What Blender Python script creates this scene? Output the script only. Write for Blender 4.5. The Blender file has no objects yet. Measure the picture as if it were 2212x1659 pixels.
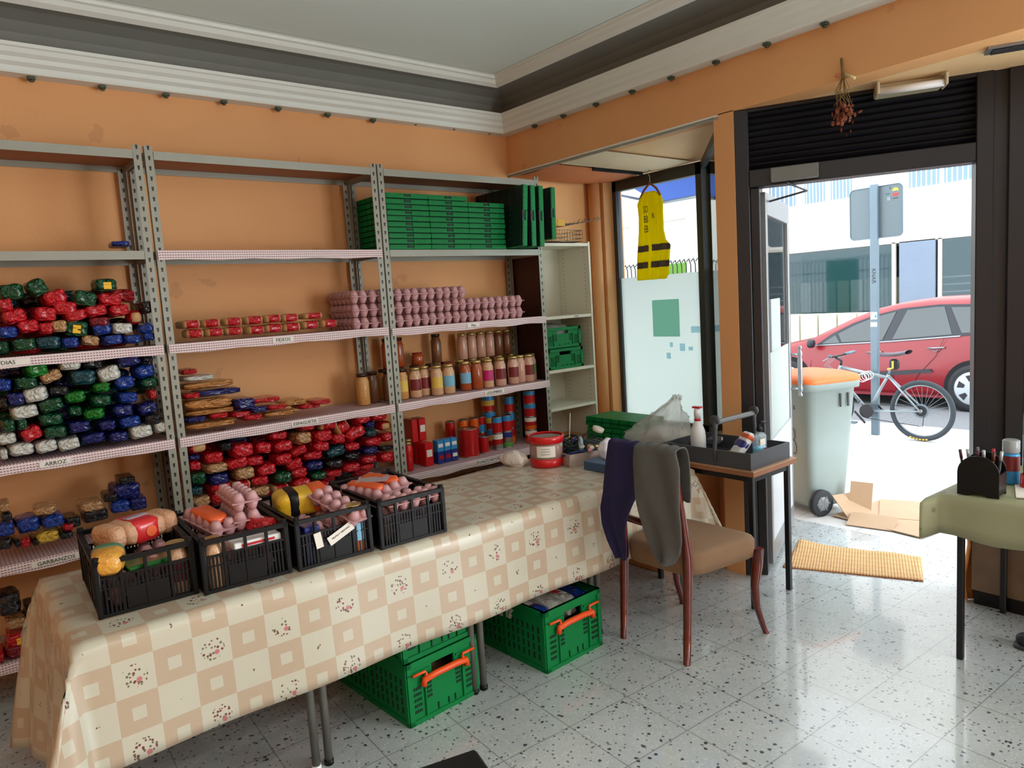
import bpy, math, random
from mathutils import Vector, Matrix, Euler
R = math.radians
PI = math.pi
rnd = random.Random(7)
scene = bpy.context.scene
col = scene.collection

# ---------------------------------------------------------------- camera
cam_data = bpy.data.cameras.new('camera')
cam = bpy.data.objects.new('camera', cam_data)
col.objects.link(cam)
yaw, pitch, roll, FPX = R(38.833), R(-6.4865), R(-3.628), 1547.1
Fv = Vector((math.sin(yaw)*math.cos(pitch), math.cos(yaw)*math.cos(pitch), math.sin(pitch)))
rv = Fv.cross(Vector((0, 0, 1))).normalized()
uv_ = rv.cross(Fv)
cr, sr = math.cos(roll), math.sin(roll)
right = rv*cr + uv_*sr
up = -rv*sr + uv_*cr
mw = Matrix((right, up, -Fv)).transposed().to_4x4()
mw.translation = Vector((0, 0, 1.7))
cam.matrix_world = mw
cam_data.sensor_width = 36
cam_data.lens = 36*FPX/2212
cam_data.clip_start = 0.02
cam_data.clip_end = 200
scene.camera = cam

# ---------------------------------------------------------------- light and exposure
world = bpy.data.worlds.new('world')
scene.world = world
world.use_nodes = True
wn = world.node_tree.nodes
wn['Background'].inputs[0].default_value = (0.88, 0.95, 1.0, 1)
wn['Background'].inputs[1].default_value = 3.2
scene.view_settings.view_transform = 'Standard'
scene.view_settings.look = 'None'
scene.view_settings.gamma = 1
scene.view_settings.use_curve_mapping = False
scene.view_settings.exposure = 0.22

def area(name, loc, rot, sx, sy, power, colr=(1, 1, 1), portal=False):
    d = bpy.data.lights.new(name, 'AREA')
    d.shape = 'RECTANGLE'; d.size = sx; d.size_y = sy; d.energy = power; d.color = colr
    if portal: d.cycles.is_portal = True
    o = bpy.data.objects.new(name, d)
    o.location = loc; o.rotation_euler = rot
    col.objects.link(o)
    return o

# area lamp added at the right shop window, standing in for light through it
def window_fill(loc, aim, sx, sy, power):
    o = area('window_fill_lamp', loc, (0, 0, 0), sx, sy, power, (0.93, 0.97, 1.0))
    o.rotation_euler = Vector(aim).to_track_quat('-Z', 'Y').to_euler()
    return o
window_fill((4.42, -1.5, 1.5), (-0.80, 0.58, 0.12), 3.4, 2.0, 225)

# ---------------------------------------------------------------- materials
MATS = {}
def nn(nt, t, **kw):
    n = nt.nodes.new(t)
    for k, v in kw.items(): setattr(n, k, v)
    return n
def M(name, c, rough=0.5, metal=0.0, spec=0.5, bump=0.0, bscale=40.0, var=0.0, vscale=6.0, coat=0.0, alpha=1.0, trans=0.0, emit=0.0, obj_space=True):
    if name in MATS: return MATS[name]
    m = bpy.data.materials.new(name); m.use_nodes = True
    nt = m.node_tree; b = nt.nodes['Principled BSDF']
    b.inputs['Base Color'].default_value = (*c, 1)
    b.inputs['Roughness'].default_value = rough
    b.inputs['Metallic'].default_value = metal
    b.inputs['Specular IOR Level'].default_value = spec
    b.inputs['Coat Weight'].default_value = coat
    b.inputs['Coat Roughness'].default_value = 0.12
    b.inputs['Alpha'].default_value = alpha
    b.inputs['Transmission Weight'].default_value = trans
    if emit:
        b.inputs['Emission Color'].default_value = (*c, 1); b.inputs['Emission Strength'].default_value = emit
    if bump or var:
        tc = nn(nt, 'ShaderNodeTexCoord')
    if var:
        n = nn(nt, 'ShaderNodeTexNoise'); n.inputs['Scale'].default_value = vscale; n.inputs['Detail'].default_value = 4
        nt.links.new(tc.outputs['Object'], n.inputs['Vector'])
        mx = nn(nt, 'ShaderNodeMix', data_type='RGBA')
        mx.inputs['A'].default_value = (*[max(0, x*(1-var)) for x in c], 1)
        mx.inputs['B'].default_value = (*[min(1, x*(1+var)) for x in c], 1)
        nt.links.new(n.outputs['Fac'], mx.inputs['Factor'])
        nt.links.new(mx.outputs['Result'], b.inputs['Base Color'])
    if bump:
        n2 = nn(nt, 'ShaderNodeTexNoise'); n2.inputs['Scale'].default_value = bscale; n2.inputs['Detail'].default_value = 3
        nt.links.new(tc.outputs['Object'], n2.inputs['Vector'])
        bp = nn(nt, 'ShaderNodeBump'); bp.inputs['Strength'].default_value = bump; bp.inputs['Distance'].default_value = 0.01
        nt.links.new(n2.outputs['Fac'], bp.inputs['Height'])
        nt.links.new(bp.outputs['Normal'], b.inputs['Normal'])
    MATS[name] = m
    return m

def S(r, g, b):   # sRGB 0-255 to linear
    f = lambda v: (v/255)/12.92 if v <= 10 else (((v/255)+0.055)/1.055)**2.4
    return (f(r), f(g), f(b))

class NT:   # small helper for math graphs
    def __init__(s, nt): s.nt = nt
    def m(s, op, a, b=None, c=None):
        n = s.nt.nodes.new('ShaderNodeMath'); n.operation = op
        for i, v in enumerate((a, b, c)):
            if v is None: continue
            if isinstance(v, (int, float)): n.inputs[i].default_value = v
            else: s.nt.links.new(v, n.inputs[i])
        return n.outputs[0]
    def mix(s, f, a, b):
        n = s.nt.nodes.new('ShaderNodeMix'); n.data_type = 'RGBA'
        for k, v in (('Factor', f), ('A', a), ('B', b)):
            if isinstance(v, tuple): n.inputs[k].default_value = (*v, 1) if len(v) == 3 else v
            elif isinstance(v, (int, float)): n.inputs[k].default_value = v
            else: s.nt.links.new(v, n.inputs[k])
        return n.outputs['Result']
    def sep(s, v):
        n = s.nt.nodes.new('ShaderNodeSeparateXYZ'); s.nt.links.new(v, n.inputs[0]); return n.outputs
    def coord(s, k='Object'):
        n = s.nt.nodes.new('ShaderNodeTexCoord'); return n.outputs[k]
    def noise(s, v, sc, det=3):
        n = s.nt.nodes.new('ShaderNodeTexNoise'); n.inputs['Scale'].default_value = sc; n.inputs['Detail'].default_value = det
        s.nt.links.new(v, n.inputs['Vector']); return n.outputs['Fac']
    def voro(s, v, sc, feat='F1'):
        n = s.nt.nodes.new('ShaderNodeTexVoronoi'); n.inputs['Scale'].default_value = sc; n.feature = feat
        s.nt.links.new(v, n.inputs['Vector']); return n.outputs

def newmat(name, rough=0.5, **kw):
    m = M(name, (0.5, 0.5, 0.5), rough, **kw)
    return m, NT(m.node_tree), m.node_tree.nodes['Principled BSDF']

# terrazzo floor
mf, t, b = newmat('terrazzo', 0.22, spec=0.6)
b.inputs['Coat Weight'].default_value = 0.7; b.inputs['Coat Roughness'].default_value = 0.06
co = t.coord()
mp = nn(mf.node_tree, 'ShaderNodeMapping'); mp.inputs['Rotation'].default_value = (0, 0, R(3.0))
mf.node_tree.links.new(co, mp.inputs['Vector']); v = mp.outputs[0]
x, y, z = t.sep(v)
def chips(sc, thr, keep):
    o = t.voro(v, sc)
    r_, g_, b_ = t.sep(o['Color'])
    nz = t.m('MULTIPLY', t.noise(v, sc*2.2, 2), 0.5)
    d = t.m('ADD', o['Distance'], nz)
    return t.m('MULTIPLY', t.m('LESS_THAN', d, thr), t.m('LESS_THAN', r_, keep))
base = t.mix(t.noise(v, 3, 4), S(178, 186, 188), S(204, 212, 214))
base = t.mix(t.m('MULTIPLY', t.noise(v, 90, 3), 0.45), base, S(120, 120, 118))
base = t.mix(chips(70, 0.5, 0.5), base, S(205, 205, 200))
base = t.mix(chips(48, 0.48, 0.52), base, S(92, 98, 104))
base = t.mix(chips(27, 0.44, 0.46), base, S(62, 68, 78))
T_ = 0.325
gx = t.m('ABSOLUTE', t.m('SUBTRACT', t.m('FRACT', t.m('DIVIDE', t.m('ADD', x, 100*T_ - 3.318), T_)), 0.5))
gy = t.m('ABSOLUTE', t.m('SUBTRACT', t.m('FRACT', t.m('DIVIDE', t.m('ADD', y, 100*T_ - 1.125), T_)), 0.5))
gr = t.m('LESS_THAN', t.m('MINIMUM', t.m('SUBTRACT', 0.5, gx), t.m('SUBTRACT', 0.5, gy)), 0.0055)
gr = t.m('GREATER_THAN', t.m('MAXIMUM', gx, gy), 0.4925)
base = t.mix(t.m('MULTIPLY', gr, 0.6), base, S(95, 92, 86))
mf.node_tree.links.new(base, b.inputs['Base Color'])
mf.node_tree.links.new(t.m('ADD', 0.16, t.m('MULTIPLY', t.noise(v, 7, 4), 0.22)), b.inputs['Roughness'])
bp = nn(mf.node_tree, 'ShaderNodeBump'); bp.inputs['Strength'].default_value = 0.10; bp.inputs['Distance'].default_value = 0.004
mf.node_tree.links.new(t.noise(v, 14, 3), bp.inputs['Height']); mf.node_tree.links.new(bp.outputs[0], b.inputs['Normal'])

# wall paint, orange
mo, t, b = newmat('orange_paint', 0.62, spec=0.35)
v = t.coord()
c = t.mix(t.noise(v, 1.3, 5), S(222, 158, 104), S(238, 182, 126))
c = t.mix(t.m('MULTIPLY', t.m('GREATER_THAN', t.noise(v, 5, 5), 0.68), 0.25), c, S(170, 120, 90))
mo.node_tree.links.new(c, b.inputs['Base Color'])
bp = nn(mo.node_tree, 'ShaderNodeBump'); bp.inputs['Strength'].default_value = 0.15; bp.inputs['Distance'].default_value = 0.005
mo.node_tree.links.new(t.noise(v, 60, 2), bp.inputs['Height']); mo.node_tree.links.new(bp.outputs[0], b.inputs['Normal'])

# tablecloth: checks with inner squares and sprigs, on UV (metres)
mc, t, b = newmat('tablecloth_print', 0.28, spec=0.5)
uvn = t.coord('UV')
u, v_, w_ = t.sep(uvn)
P_ = 0.118
cu = t.m('DIVIDE', u, P_); cv = t.m('DIVIDE', v_, P_)
iu = t.m('FLOOR', cu); iv = t.m('FLOOR', cv)
fu = t.m('SUBTRACT', t.m('SUBTRACT', cu, iu), 0.5); fv = t.m('SUBTRACT', t.m('SUBTRACT', cv, iv), 0.5)
par = t.m('MODULO', t.m('ADD', t.m('ADD', iu, iv), 200), 2)
par = t.m('LESS_THAN', t.m('ABSOLUTE', t.m('SUBTRACT', par, 1)), 0.5)
mxu = t.m('MAXIMUM', t.m('ABSOLUTE', fu), t.m('ABSOLUTE', fv))
inner = t.m('LESS_THAN', mxu, 0.17)
tan = t.m('MULTIPLY', par, t.m('SUBTRACT', 1, inner))
cream = S(202, 196, 178); tn = S(190, 166, 142)
c = t.mix(t.m('MULTIPLY', tan, 0.9), cream, tn)
rad = t.m('SQRT', t.m('ADD', t.m('MULTIPLY', fu, fu), t.m('MULTIPLY', fv, fv)))
row2 = t.m('MODULO', t.m('ADD', iv, 200), 2)
big = t.m('LESS_THAN', t.m('ABSOLUTE', t.m('SUBTRACT', row2, 1)), 0.5)
lim = t.m('ADD', 0.13, t.m('MULTIPLY', big, 0.24))
mask = t.m('MULTIPLY', t.m('SUBTRACT', 1, par), t.m('LESS_THAN', t.m('ADD', rad, t.m('MULTIPLY', t.noise(uvn, 30, 2), 0.1)), lim))
vo = t.voro(uvn, 105)
vr, vg, vb = t.sep(vo['Color'])
spots = t.m('MULTIPLY', mask, t.m('MULTIPLY', t.m('LESS_THAN', vo['Distance'], 0.46), t.m('LESS_THAN', vr, 0.5)))
lc = t.mix(t.m('LESS_THAN', vg, 0.5), S(120, 60, 66), S(112, 108, 84))
c = t.mix(spots, c, lc)
rose = t.m('MULTIPLY', t.m('MULTIPLY', t.m('SUBTRACT', 1, par), big), t.m('LESS_THAN', t.m('SQRT', t.m('ADD', t.m('POWER', t.m('SUBTRACT', fu, 0.1), 2), t.m('POWER', t.m('ADD', fv, 0.12), 2))), 0.07))
c = t.mix(rose, c, S(196, 120, 122))
mc.node_tree.links.new(c, b.inputs['Base Color'])
bp = nn(mc.node_tree, 'ShaderNodeBump'); bp.inputs['Strength'].default_value = 0.12; bp.inputs['Distance'].default_value = 0.01
mc.node_tree.links.new(t.noise(uvn, 9, 3), bp.inputs['Height']); mc.node_tree.links.new(bp.outputs[0], b.inputs['Normal'])

# gingham paper on shelves (top) and edge (lip)
mg, t, b = newmat('gingham_paper', 0.6)
x, y, z = t.sep(t.coord())
lines = t.m('MULTIPLY', t.m('GREATER_THAN', t.m('FRACT', t.m('MULTIPLY', y, 60)), 0.5), 0.45)
lx = t.m('MULTIPLY', t.m('GREATER_THAN', t.m('FRACT', t.m('MULTIPLY', x, 60)), 0.5), 0.45)
c = t.mix(t.m('ADD', lines, lx), S(226, 200, 204), S(150, 112, 122))
mg.node_tree.links.new(c, b.inputs['Base Color'])
ml, t, b = newmat('gingham_edge', 0.6)
x, y, z = t.sep(t.coord())
zz = t.m('FRACT', t.m('MULTIPLY', t.m('ADD', z, 1), 80))
dash = t.m('MULTIPLY', t.m('GREATER_THAN', zz, 0.62), t.m('GREATER_THAN', t.m('FRACT', t.m('MULTIPLY', x, 80)), 0.45))
band = t.m('MULTIPLY', t.m('LESS_THAN', t.m('ABSOLUTE', t.m('SUBTRACT', zz, 0.78)), 0.25), 0.25)
c = t.mix(band, S(236, 216, 218), S(190, 130, 140))
c = t.mix(t.m('MULTIPLY', dash, 0.85), c, S(88, 50, 62))
ml.node_tree.links.new(c, b.inputs['Base Color'])

# slotted steel upright: slots by local height
mu, t, b = newmat('slotted_steel', 0.45, metal=0.15)
x, y, z = t.sep(t.coord())
sz = t.m('ABSOLUTE', t.m('SUBTRACT', t.m('FRACT', t.m('MULTIPLY', z, 20)), 0.5))
sx = t.m('ABSOLUTE', x); sy = t.m('ABSOLUTE', y)
keyw = t.m('ADD', 0.0055, t.m('MULTIPLY', t.m('LESS_THAN', t.m('FRACT', t.m('MULTIPLY', z, 20)), 0.5), -0.0012))
slot = t.m('MULTIPLY', t.m('LESS_THAN', sz, 0.21), t.m('LESS_THAN', sx, keyw))
vv = t.coord()
c = t.mix(t.noise(vv, 8, 3), S(138, 138, 126), S(162, 160, 148))
c = t.mix(slot, c, S(34, 32, 28))
mu.node_tree.links.new(c, b.inputs['Base Color'])

steel = M('grey_steel', S(152, 152, 142), 0.42, 0.2, var=0.08)
board = M('brown_board', S(150, 92, 58), 0.6, var=0.1)
plaster = M('white_plaster', S(228, 234, 230), 0.6, var=0.03)
ceilm = M('ceiling_paint', S(228, 242, 240), 0.7, var=0.03, vscale=1.0)
cove_m = M('cove_paint', S(132, 134, 130), 0.7, var=0.05)
blackframe = M('black_frame', S(24, 25, 32), 0.4, 0.0, var=0.1, bump=0.05)
alu = M('grey_aluminium', S(150, 155, 160), 0.35, 0.6)
darkalu = M('dark_aluminium', S(70, 74, 78), 0.4, 0.4)
white = M('white_plastic', S(232, 234, 236), 0.4)
offwhite = M('cream_laminate', S(222, 216, 200), 0.45, var=0.03)
paper = M('paper', S(236, 230, 222), 0.7)
ink = M('ink', S(40, 40, 44), 0.7)
black = M('black_plastic', S(11, 12, 15), 0.42, spec=0.3, var=0.2)
dkgrey = M('dark_grey', S(64, 66, 70), 0.5)
greenp = M('green_plastic', S(0, 122, 60), 0.5, var=0.12, spec=0.25)
greend = M('dark_green_plastic', S(6, 70, 44), 0.45, var=0.15)
greenslot = M('green_slot', S(2, 34, 20), 0.6)
orangep = M('orange_plastic', S(240, 84, 22), 0.4)
redp = M('red_plastic', S(206, 18, 24), 0.3, coat=0.2)
wood = M('dark_red_wood', S(98, 34, 24), 0.25, coat=0.4, var=0.25, vscale=14)
suede = M('brown_suede', S(134, 104, 78), 0.85, var=0.12, vscale=9, bump=0.1, bscale=200)
woodtop = M('wood_top', S(176, 138, 104), 0.4, var=0.1)
woodedge = M('wood_edge', S(150, 96, 62), 0.5, var=0.15)
tube_m = M('grey_tube', S(112, 112, 106), 0.35, 0.3, var=0.15, vscale=20)
navy = M('navy_knit', S(32, 27, 72), 0.9, bump=0.3, bscale=300, var=0.15)
greyk = M('grey_knit', S(92, 92, 90), 0.95, bump=0.3, bscale=260, var=0.14)
glassm = M('clear_glass', (0.9, 0.97, 0.95), 0.02, trans=1.0, spec=0.5)

def glass_pane(name, tint, glossy=0.08):
    m = bpy.data.materials.new(name); m.use_nodes = True
    nt = m.node_tree; nt.nodes.clear()
    out = nn(nt, 'ShaderNodeOutputMaterial'); tr = nn(nt, 'ShaderNodeBsdfTransparent'); gl = nn(nt, 'ShaderNodeBsdfGlossy')
    tr.inputs[0].default_value = (*tint, 1); gl.inputs['Roughness'].default_value = 0.02
    fr = nn(nt, 'ShaderNodeFresnel'); fr.inputs[0].default_value = 1.22
    ms = nn(nt, 'ShaderNodeMixShader')
    nt.links.new(fr.outputs[0], ms.inputs[0]); nt.links.new(tr.outputs[0], ms.inputs[1]); nt.links.new(gl.outputs[0], ms.inputs[2])
    nt.links.new(ms.outputs[0], out.inputs[0]); MATS[name] = m
    return m
pane = glass_pane('window_glass', (0.93, 0.97, 0.96))
carglass = glass_pane('car_glass', (0.35, 0.42, 0.42))

def frosted(name, c, rough, translucency=0.85):
    m = bpy.data.materials.new(name); m.use_nodes = True
    nt = m.node_tree; nt.nodes.clear()
    out = nn(nt, 'ShaderNodeOutputMaterial'); tl = nn(nt, 'ShaderNodeBsdfTranslucent'); df = nn(nt, 'ShaderNodeBsdfDiffuse')
    tl.inputs[0].default_value = (*c, 1); df.inputs[0].default_value = (*c, 1)
    ms = nn(nt, 'ShaderNodeMixShader'); ms.inputs[0].default_value = 1-translucency
    nt.links.new(tl.outputs[0], ms.inputs[1]); nt.links.new(df.outputs[0], ms.inputs[2]); nt.links.new(ms.outputs[0], out.inputs[0])
    MATS[name] = m
    return m
film = frosted('frosted_film', (0.93, 0.97, 0.96), 0.5, 0.8)
tealfilm = frosted('teal_film', S(196, 236, 224), 0.5, 0.7)
bluefilm = frosted('pale_blue_film', S(222, 244, 252), 0.5, 0.8)
awningm = frosted('blue_awning_fabric', S(112, 140, 205), 0.5, 0.5)

def film_plastic(name, c, a, rough=0.15):
    return M(name, c, rough, alpha=a, coat=0.3, bump=0.6, bscale=25)
clearbag = film_plastic('clear_plastic_film', S(222, 228, 226), 0.42)

# ---------------------------------------------------------------- mesh helper
class MB:
    def __init__(s): s.v = []; s.f = []; s.mi = []; s.sm = []; s.mats = []; s.uv = None
    def mat(s, m):
        if m not in s.mats: s.mats.append(m)
        return s.mats.index(m)
    def add(s, vs, fs, m, smooth=False):
        o = len(s.v); i = s.mat(m)
        s.v += [tuple(p) for p in vs]
        for f in fs: s.f.append(tuple(o+k for k in f)); s.mi.append(i); s.sm.append(smooth)
        return s
    def box(s, c, d, m, rot=None, bev=0.0):
        hx, hy, hz = d[0]/2, d[1]/2, d[2]/2
        if bev > 0:
            b_ = min(bev, hx*0.9, hy*0.9, hz*0.9)
            vs = []
            for sx in (-1, 1):
                for sy in (-1, 1):
                    for sz_ in (-1, 1):
                        vs += [(sx*hx, sy*(hy-b_), sz_*(hz-b_)), (sx*(hx-b_), sy*hy, sz_*(hz-b_)), (sx*(hx-b_), sy*(hy-b_), sz_*hz)]
            def I(a, b2, c2, k): return ((a*2+b2)*2+c2)*3+k
            fs = []
            for a in (0, 1):
                q = [I(a, 0, 0, 0), I(a, 1, 0, 0), I(a, 1, 1, 0), I(a, 0, 1, 0)]; fs.append(q if a else q[::-1])
                q = [I(0, a, 0, 1), I(0, a, 1, 1), I(1, a, 1, 1), I(1, a, 0, 1)]; fs.append(q if a else q[::-1])
                q = [I(0, 0, a, 2), I(1, 0, a, 2), I(1, 1, a, 2), I(0, 1, a, 2)]; fs.append(q if a else q[::-1])
            for a in (0, 1):
                for b2 in (0, 1):
                    f1 = (a+b2) % 2 == 0
                    q = [I(a, b2, 0, 0), I(a, b2, 1, 0), I(a, b2, 1, 1), I(a, b2, 0, 1)]; fs.append(q[::-1] if f1 else q)
                    q = [I(a, 0, b2, 0), I(a, 1, b2, 0), I(a, 1, b2, 2), I(a, 0, b2, 2)]; fs.append(q if f1 else q[::-1])
                    q = [I(0, a, b2, 1), I(1, a, b2, 1), I(1, a, b2, 2), I(0, a, b2, 2)]; fs.append(q[::-1] if f1 else q)
            for a in (0, 1):
                for b2 in (0, 1):
                    for c2 in (0, 1):
                        q = [I(a, b2, c2, 0), I(a, b2, c2, 1), I(a, b2, c2, 2)]; fs.append(q if (a+b2+c2) % 2 else q[::-1])
        else:
            vs = [(x*hx, y*hy, z*hz) for x in (-1, 1) for y in (-1, 1) for z in (-1, 1)]
            fs = [(0, 1, 3, 2), (4, 6, 7, 5), (0, 4, 5, 1), (2, 3, 7, 6), (0, 2, 6, 4), (1, 5, 7, 3)]
        if rot is not None:
            e = Euler(rot).to_matrix()
            vs = [e @ Vector(p) for p in vs]
        vs = [(p[0]+c[0], p[1]+c[1], p[2]+c[2]) for p in vs]
        return s.add(vs, fs, m)
    def b6(s, x0, x1, y0, y1, z0, z1, m, bev=0.0):
        return s.box(((x0+x1)/2, (y0+y1)/2, (z0+z1)/2), (abs(x1-x0), abs(y1-y0), abs(z1-z0)), m, bev=bev)
    def lathe(s, prof, c, m, seg=20, axis=None, cap=True):
        vs = []; fs = []
        for r_, z_ in prof:
            for k in range(seg):
                a = 2*PI*k/seg
                vs.append(Vector((r_*math.cos(a), r_*math.sin(a), z_)))
        n = len(prof)
        for i in range(n-1):
            for k in range(seg):
                k2 = (k+1) % seg
                fs.append((i*seg+k, i*seg+k2, (i+1)*seg+k2, (i+1)*seg+k))
        if axis is not None:
            q = Vector((0, 0, 1)).rotation_difference(Vector(axis).normalized())
            vs = [q @ p for p in vs]
        vs = [(p[0]+c[0], p[1]+c[1], p[2]+c[2]) for p in vs]
        s.add(vs, fs, m, True)
        if cap:
            o = len(s.v)-len(vs)
            i = s.mat(m)
            for f in (tuple(o+k for k in range(seg))[::-1], tuple(o+(n-1)*seg+k for k in range(seg))):
                s.f.append(f); s.mi.append(i); s.sm.append(False)
        return s
    def cyl(s, p0, p1, r0, m, r1=None, seg=12, cap=True):
        p0 = Vector(p0); p1 = Vector(p1); L = (p1-p0).length
        return s.lathe([(r0, 0), (r0 if r1 is None else r1, L)], p0, m, seg, axis=p1-p0, cap=cap)
    def tube(s, pts, r_, m, seg=8, closed=False, rs=None):
        pts = [Vector(p) for p in pts]; n = len(pts)
        vs = []; fs = []; prev = None
        for i, p in enumerate(pts):
            a = pts[(i-1) % n] if (closed or i > 0) else p
            b_ = pts[(i+1) % n] if (closed or i < n-1) else p
            d = (b_-a).normalized() if (b_-a).length > 1e-9 else Vector((0, 0, 1))
            if prev is None:
                up_ = Vector((0, 0, 1)) if abs(d.z) < 0.9 else Vector((1, 0, 0))
                n1 = d.cross(up_).normalized()
            else:
                n1 = (prev - d*prev.dot(d)).normalized()
            prev = n1; n2 = d.cross(n1)
            rr = rs[i] if rs else r_
            for k in range(seg):
                t_ = 2*PI*k/seg
                vs.append(p + n1*math.cos(t_)*rr + n2*math.sin(t_)*rr)
        for i in range(n if closed else n-1):
            j = (i+1) % n
            for k in range(seg):
                k2 = (k+1) % seg
                fs.append((i*seg+k, i*seg+k2, j*seg+k2, j*seg+k))
        if not closed:
            fs.append(tuple(range(seg))[::-1]); fs.append(tuple((n-1)*seg+k for k in range(seg)))
        return s.add(vs, fs, m, True)
    def prism(s, poly, axis, a0, a1, m, smooth=False):
        # poly: 2D points in the two other axes (x: (y,z); y: (x,z); z: (x,y))
        def mk(p, a):
            return {'x': (a, p[0], p[1]), 'y': (p[0], a, p[1]), 'z': (p[0], p[1], a)}[axis]
        n = len(poly)
        vs = [mk(p, a0) for p in poly] + [mk(p, a1) for p in poly]
        fs = [tuple(range(n))[::-1], tuple(range(n, 2*n))] + [(i, (i+1) % n, n+(i+1) % n, n+i) for i in range(n)]
        return s.add(vs, fs, m, smooth)
    def grid(s, rows, m, smooth=True, closed=False):
        n = len(rows); k = len(rows[0])
        vs = [p for r_ in rows for p in r_]
        fs = []
        for i in range(n-1):
            for j in range(k if closed else k-1):
                j2 = (j+1) % k
                fs.append((i*k+j, i*k+j2, (i+1)*k+j2, (i+1)*k+j))
        return s.add(vs, fs, m, smooth)
    def blob(s, c, d, m, p=3.5, n=7, noise=0.0, seed=0, rot=None):
        # rounded, slightly crumpled pillow box
        rr = random.Random(seed)
        ph = [rr.uniform(0, 6) for _ in range(6)]
        vs = []; idx = {}
        fs = []
        def pt(v):
            L = (abs(v[0])**p+abs(v[1])**p+abs(v[2])**p)**(1/p)
            w = Vector(v)/L
            k = 1+noise*(math.sin(4*w.x+ph[0])*math.sin(5*w.y+ph[1])+math.sin(7*w.z+ph[2])*math.cos(6*w.x+ph[3])*0.7)
            return Vector((w.x*d[0]/2*k, w.y*d[1]/2*k, w.z*d[2]/2*k))
        def gi(a, b_, c_):
            key = (a, b_, c_)
            if key not in idx:
                idx[key] = len(vs); vs.append(pt((a/n*2-1, b_/n*2-1, c_/n*2-1)))
            return idx[key]
        for i in range(n):
            for j in range(n):
                for sgn in (0, n):
                    q = [gi(sgn, i, j), gi(sgn, i+1, j), gi(sgn, i+1, j+1), gi(sgn, i, j+1)]; fs.append(q if sgn else q[::-1])
                    q = [gi(i, sgn, j), gi(i, sgn, j+1), gi(i+1, sgn, j+1), gi(i+1, sgn, j)]; fs.append(q if sgn else q[::-1])
                    q = [gi(i, j, sgn), gi(i+1, j, sgn), gi(i+1, j+1, sgn), gi(i, j+1, sgn)]; fs.append(q if sgn else q[::-1])
        if rot is not None:
            e = Euler(rot).to_matrix(); vs = [e @ q for q in vs]
        return s.add([(q[0]+c[0], q[1]+c[1], q[2]+c[2]) for q in vs], fs, m, True)
    def build(s, name, parent=None, loc=None, rot=None, uv=None):
        me = bpy.data.meshes.new(name)
        me.from_pydata(s.v, [], s.f)
        for m_ in s.mats: me.materials.append(m_)
        me.polygons.foreach_set('material_index', s.mi)
        me.polygons.foreach_set('use_smooth', s.sm)
        if uv is not None:
            ul = me.uv_layers.new(name='UVMap')
            for lp in me.loops: ul.data[lp.index].uv = uv[lp.vertex_index]
        me.update()
        o = bpy.data.objects.new(name, me)
        col.objects.link(o)
        if parent: o.parent = parent
        if loc: o.location = loc
        if rot: o.rotation_euler = rot
        return o

def tag(o, label, cat, group=None, kind=None):
    if label: o['label'] = label
    if cat: o['category'] = cat
    if group: o['group'] = group
    if kind: o['kind'] = kind
    return o
def thing(name, label, cat, loc=(0, 0, 0), rot=(0, 0, 0), group=None):
    o = bpy.data.objects.new(name, None); col.objects.link(o)
    o.empty_display_size = 0.05
    o.location = loc; o.rotation_euler = rot
    return tag(o, label, cat, group)
def struct(o): o['kind'] = 'structure'; return o
def copy_tree(o, kids, parent=None):
    c = o.copy(); col.objects.link(c)
    if parent: c.parent = parent
    for ch in kids.get(o.name, []): copy_tree(ch, kids, c)
    return c
def kidmap():
    d = {}
    for o in col.objects:
        if o.parent: d.setdefault(o.parent.name, []).append(o)
    return d
def text(name, s, size, m, parent=None, loc=(0, 0, 0), rot=(0, 0, 0), ext=0.0006, xs=1.0):
    cu = bpy.data.curves.new(name, 'FONT'); cu.body = s; cu.size = size; cu.extrude = ext
    cu.align_x = 'CENTER'; cu.align_y = 'CENTER'; cu.resolution_u = 2
    tmp = bpy.data.objects.new(name, cu)
    me = bpy.data.meshes.new_from_object(tmp)
    bpy.data.objects.remove(tmp)
    me.materials.clear(); me.materials.append(m)
    o = bpy.data.objects.new(name, me); col.objects.link(o)
    o.location = loc; o.rotation_euler = rot; o.scale = (xs, 1, 1)
    if parent: o.parent = parent
    return o
FRONT = (PI/2, 0, 0)          # text facing -Y
LEFTF = (PI/2, 0, -PI/2)      # text facing -X

# ================================================================ THE SETTING
WY = 4.36          # shelf wall plane
BX = 3.60          # beam plane
WX = 4.66          # shop window plane
A2 = Vector((3.60, 2.37, 0)); B2 = Vector((4.23, 1.16, 0))
ud = (B2-A2).normalized(); nd = Vector((-ud.y, ud.x, 0))    # nd points outwards
if nd.x < 0: nd = -nd
FANG = math.atan2(ud.y, ud.x)
LF = (B2-A2).length

m = MB(); m.add([(-2.6, -3.6, 0), (4.75, -3.6, 0), (4.75, 4.6, 0), (-2.6, 4.6, 0), (-2.6, -3.6, -0.1), (4.75, -3.6, -0.1), (4.75, 4.6, -0.1), (-2.6, 4.6, -0.1)],
      [(0, 1, 2, 3), (4, 7, 6, 5), (0, 4, 5, 1), (1, 5, 6, 2), (2, 6, 7, 3), (3, 7, 4, 0)], MATS['terrazzo'])
struct(m.build('floor'))
m = MB(); m.b6(-2.6, 4.75, WY, WY+0.2, 0, 3.5, mo); struct(m.build('wall_back'))
m = MB(); m.b6(-2.8, -2.6, -3.6, 4.56, 0, 3.5, mo); struct(m.build('wall_left'))
m = MB(); m.b6(-2.8, 4.75, -3.8, -3.6, 0, 3.5, mo); struct(m.build('wall_front'))
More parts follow.
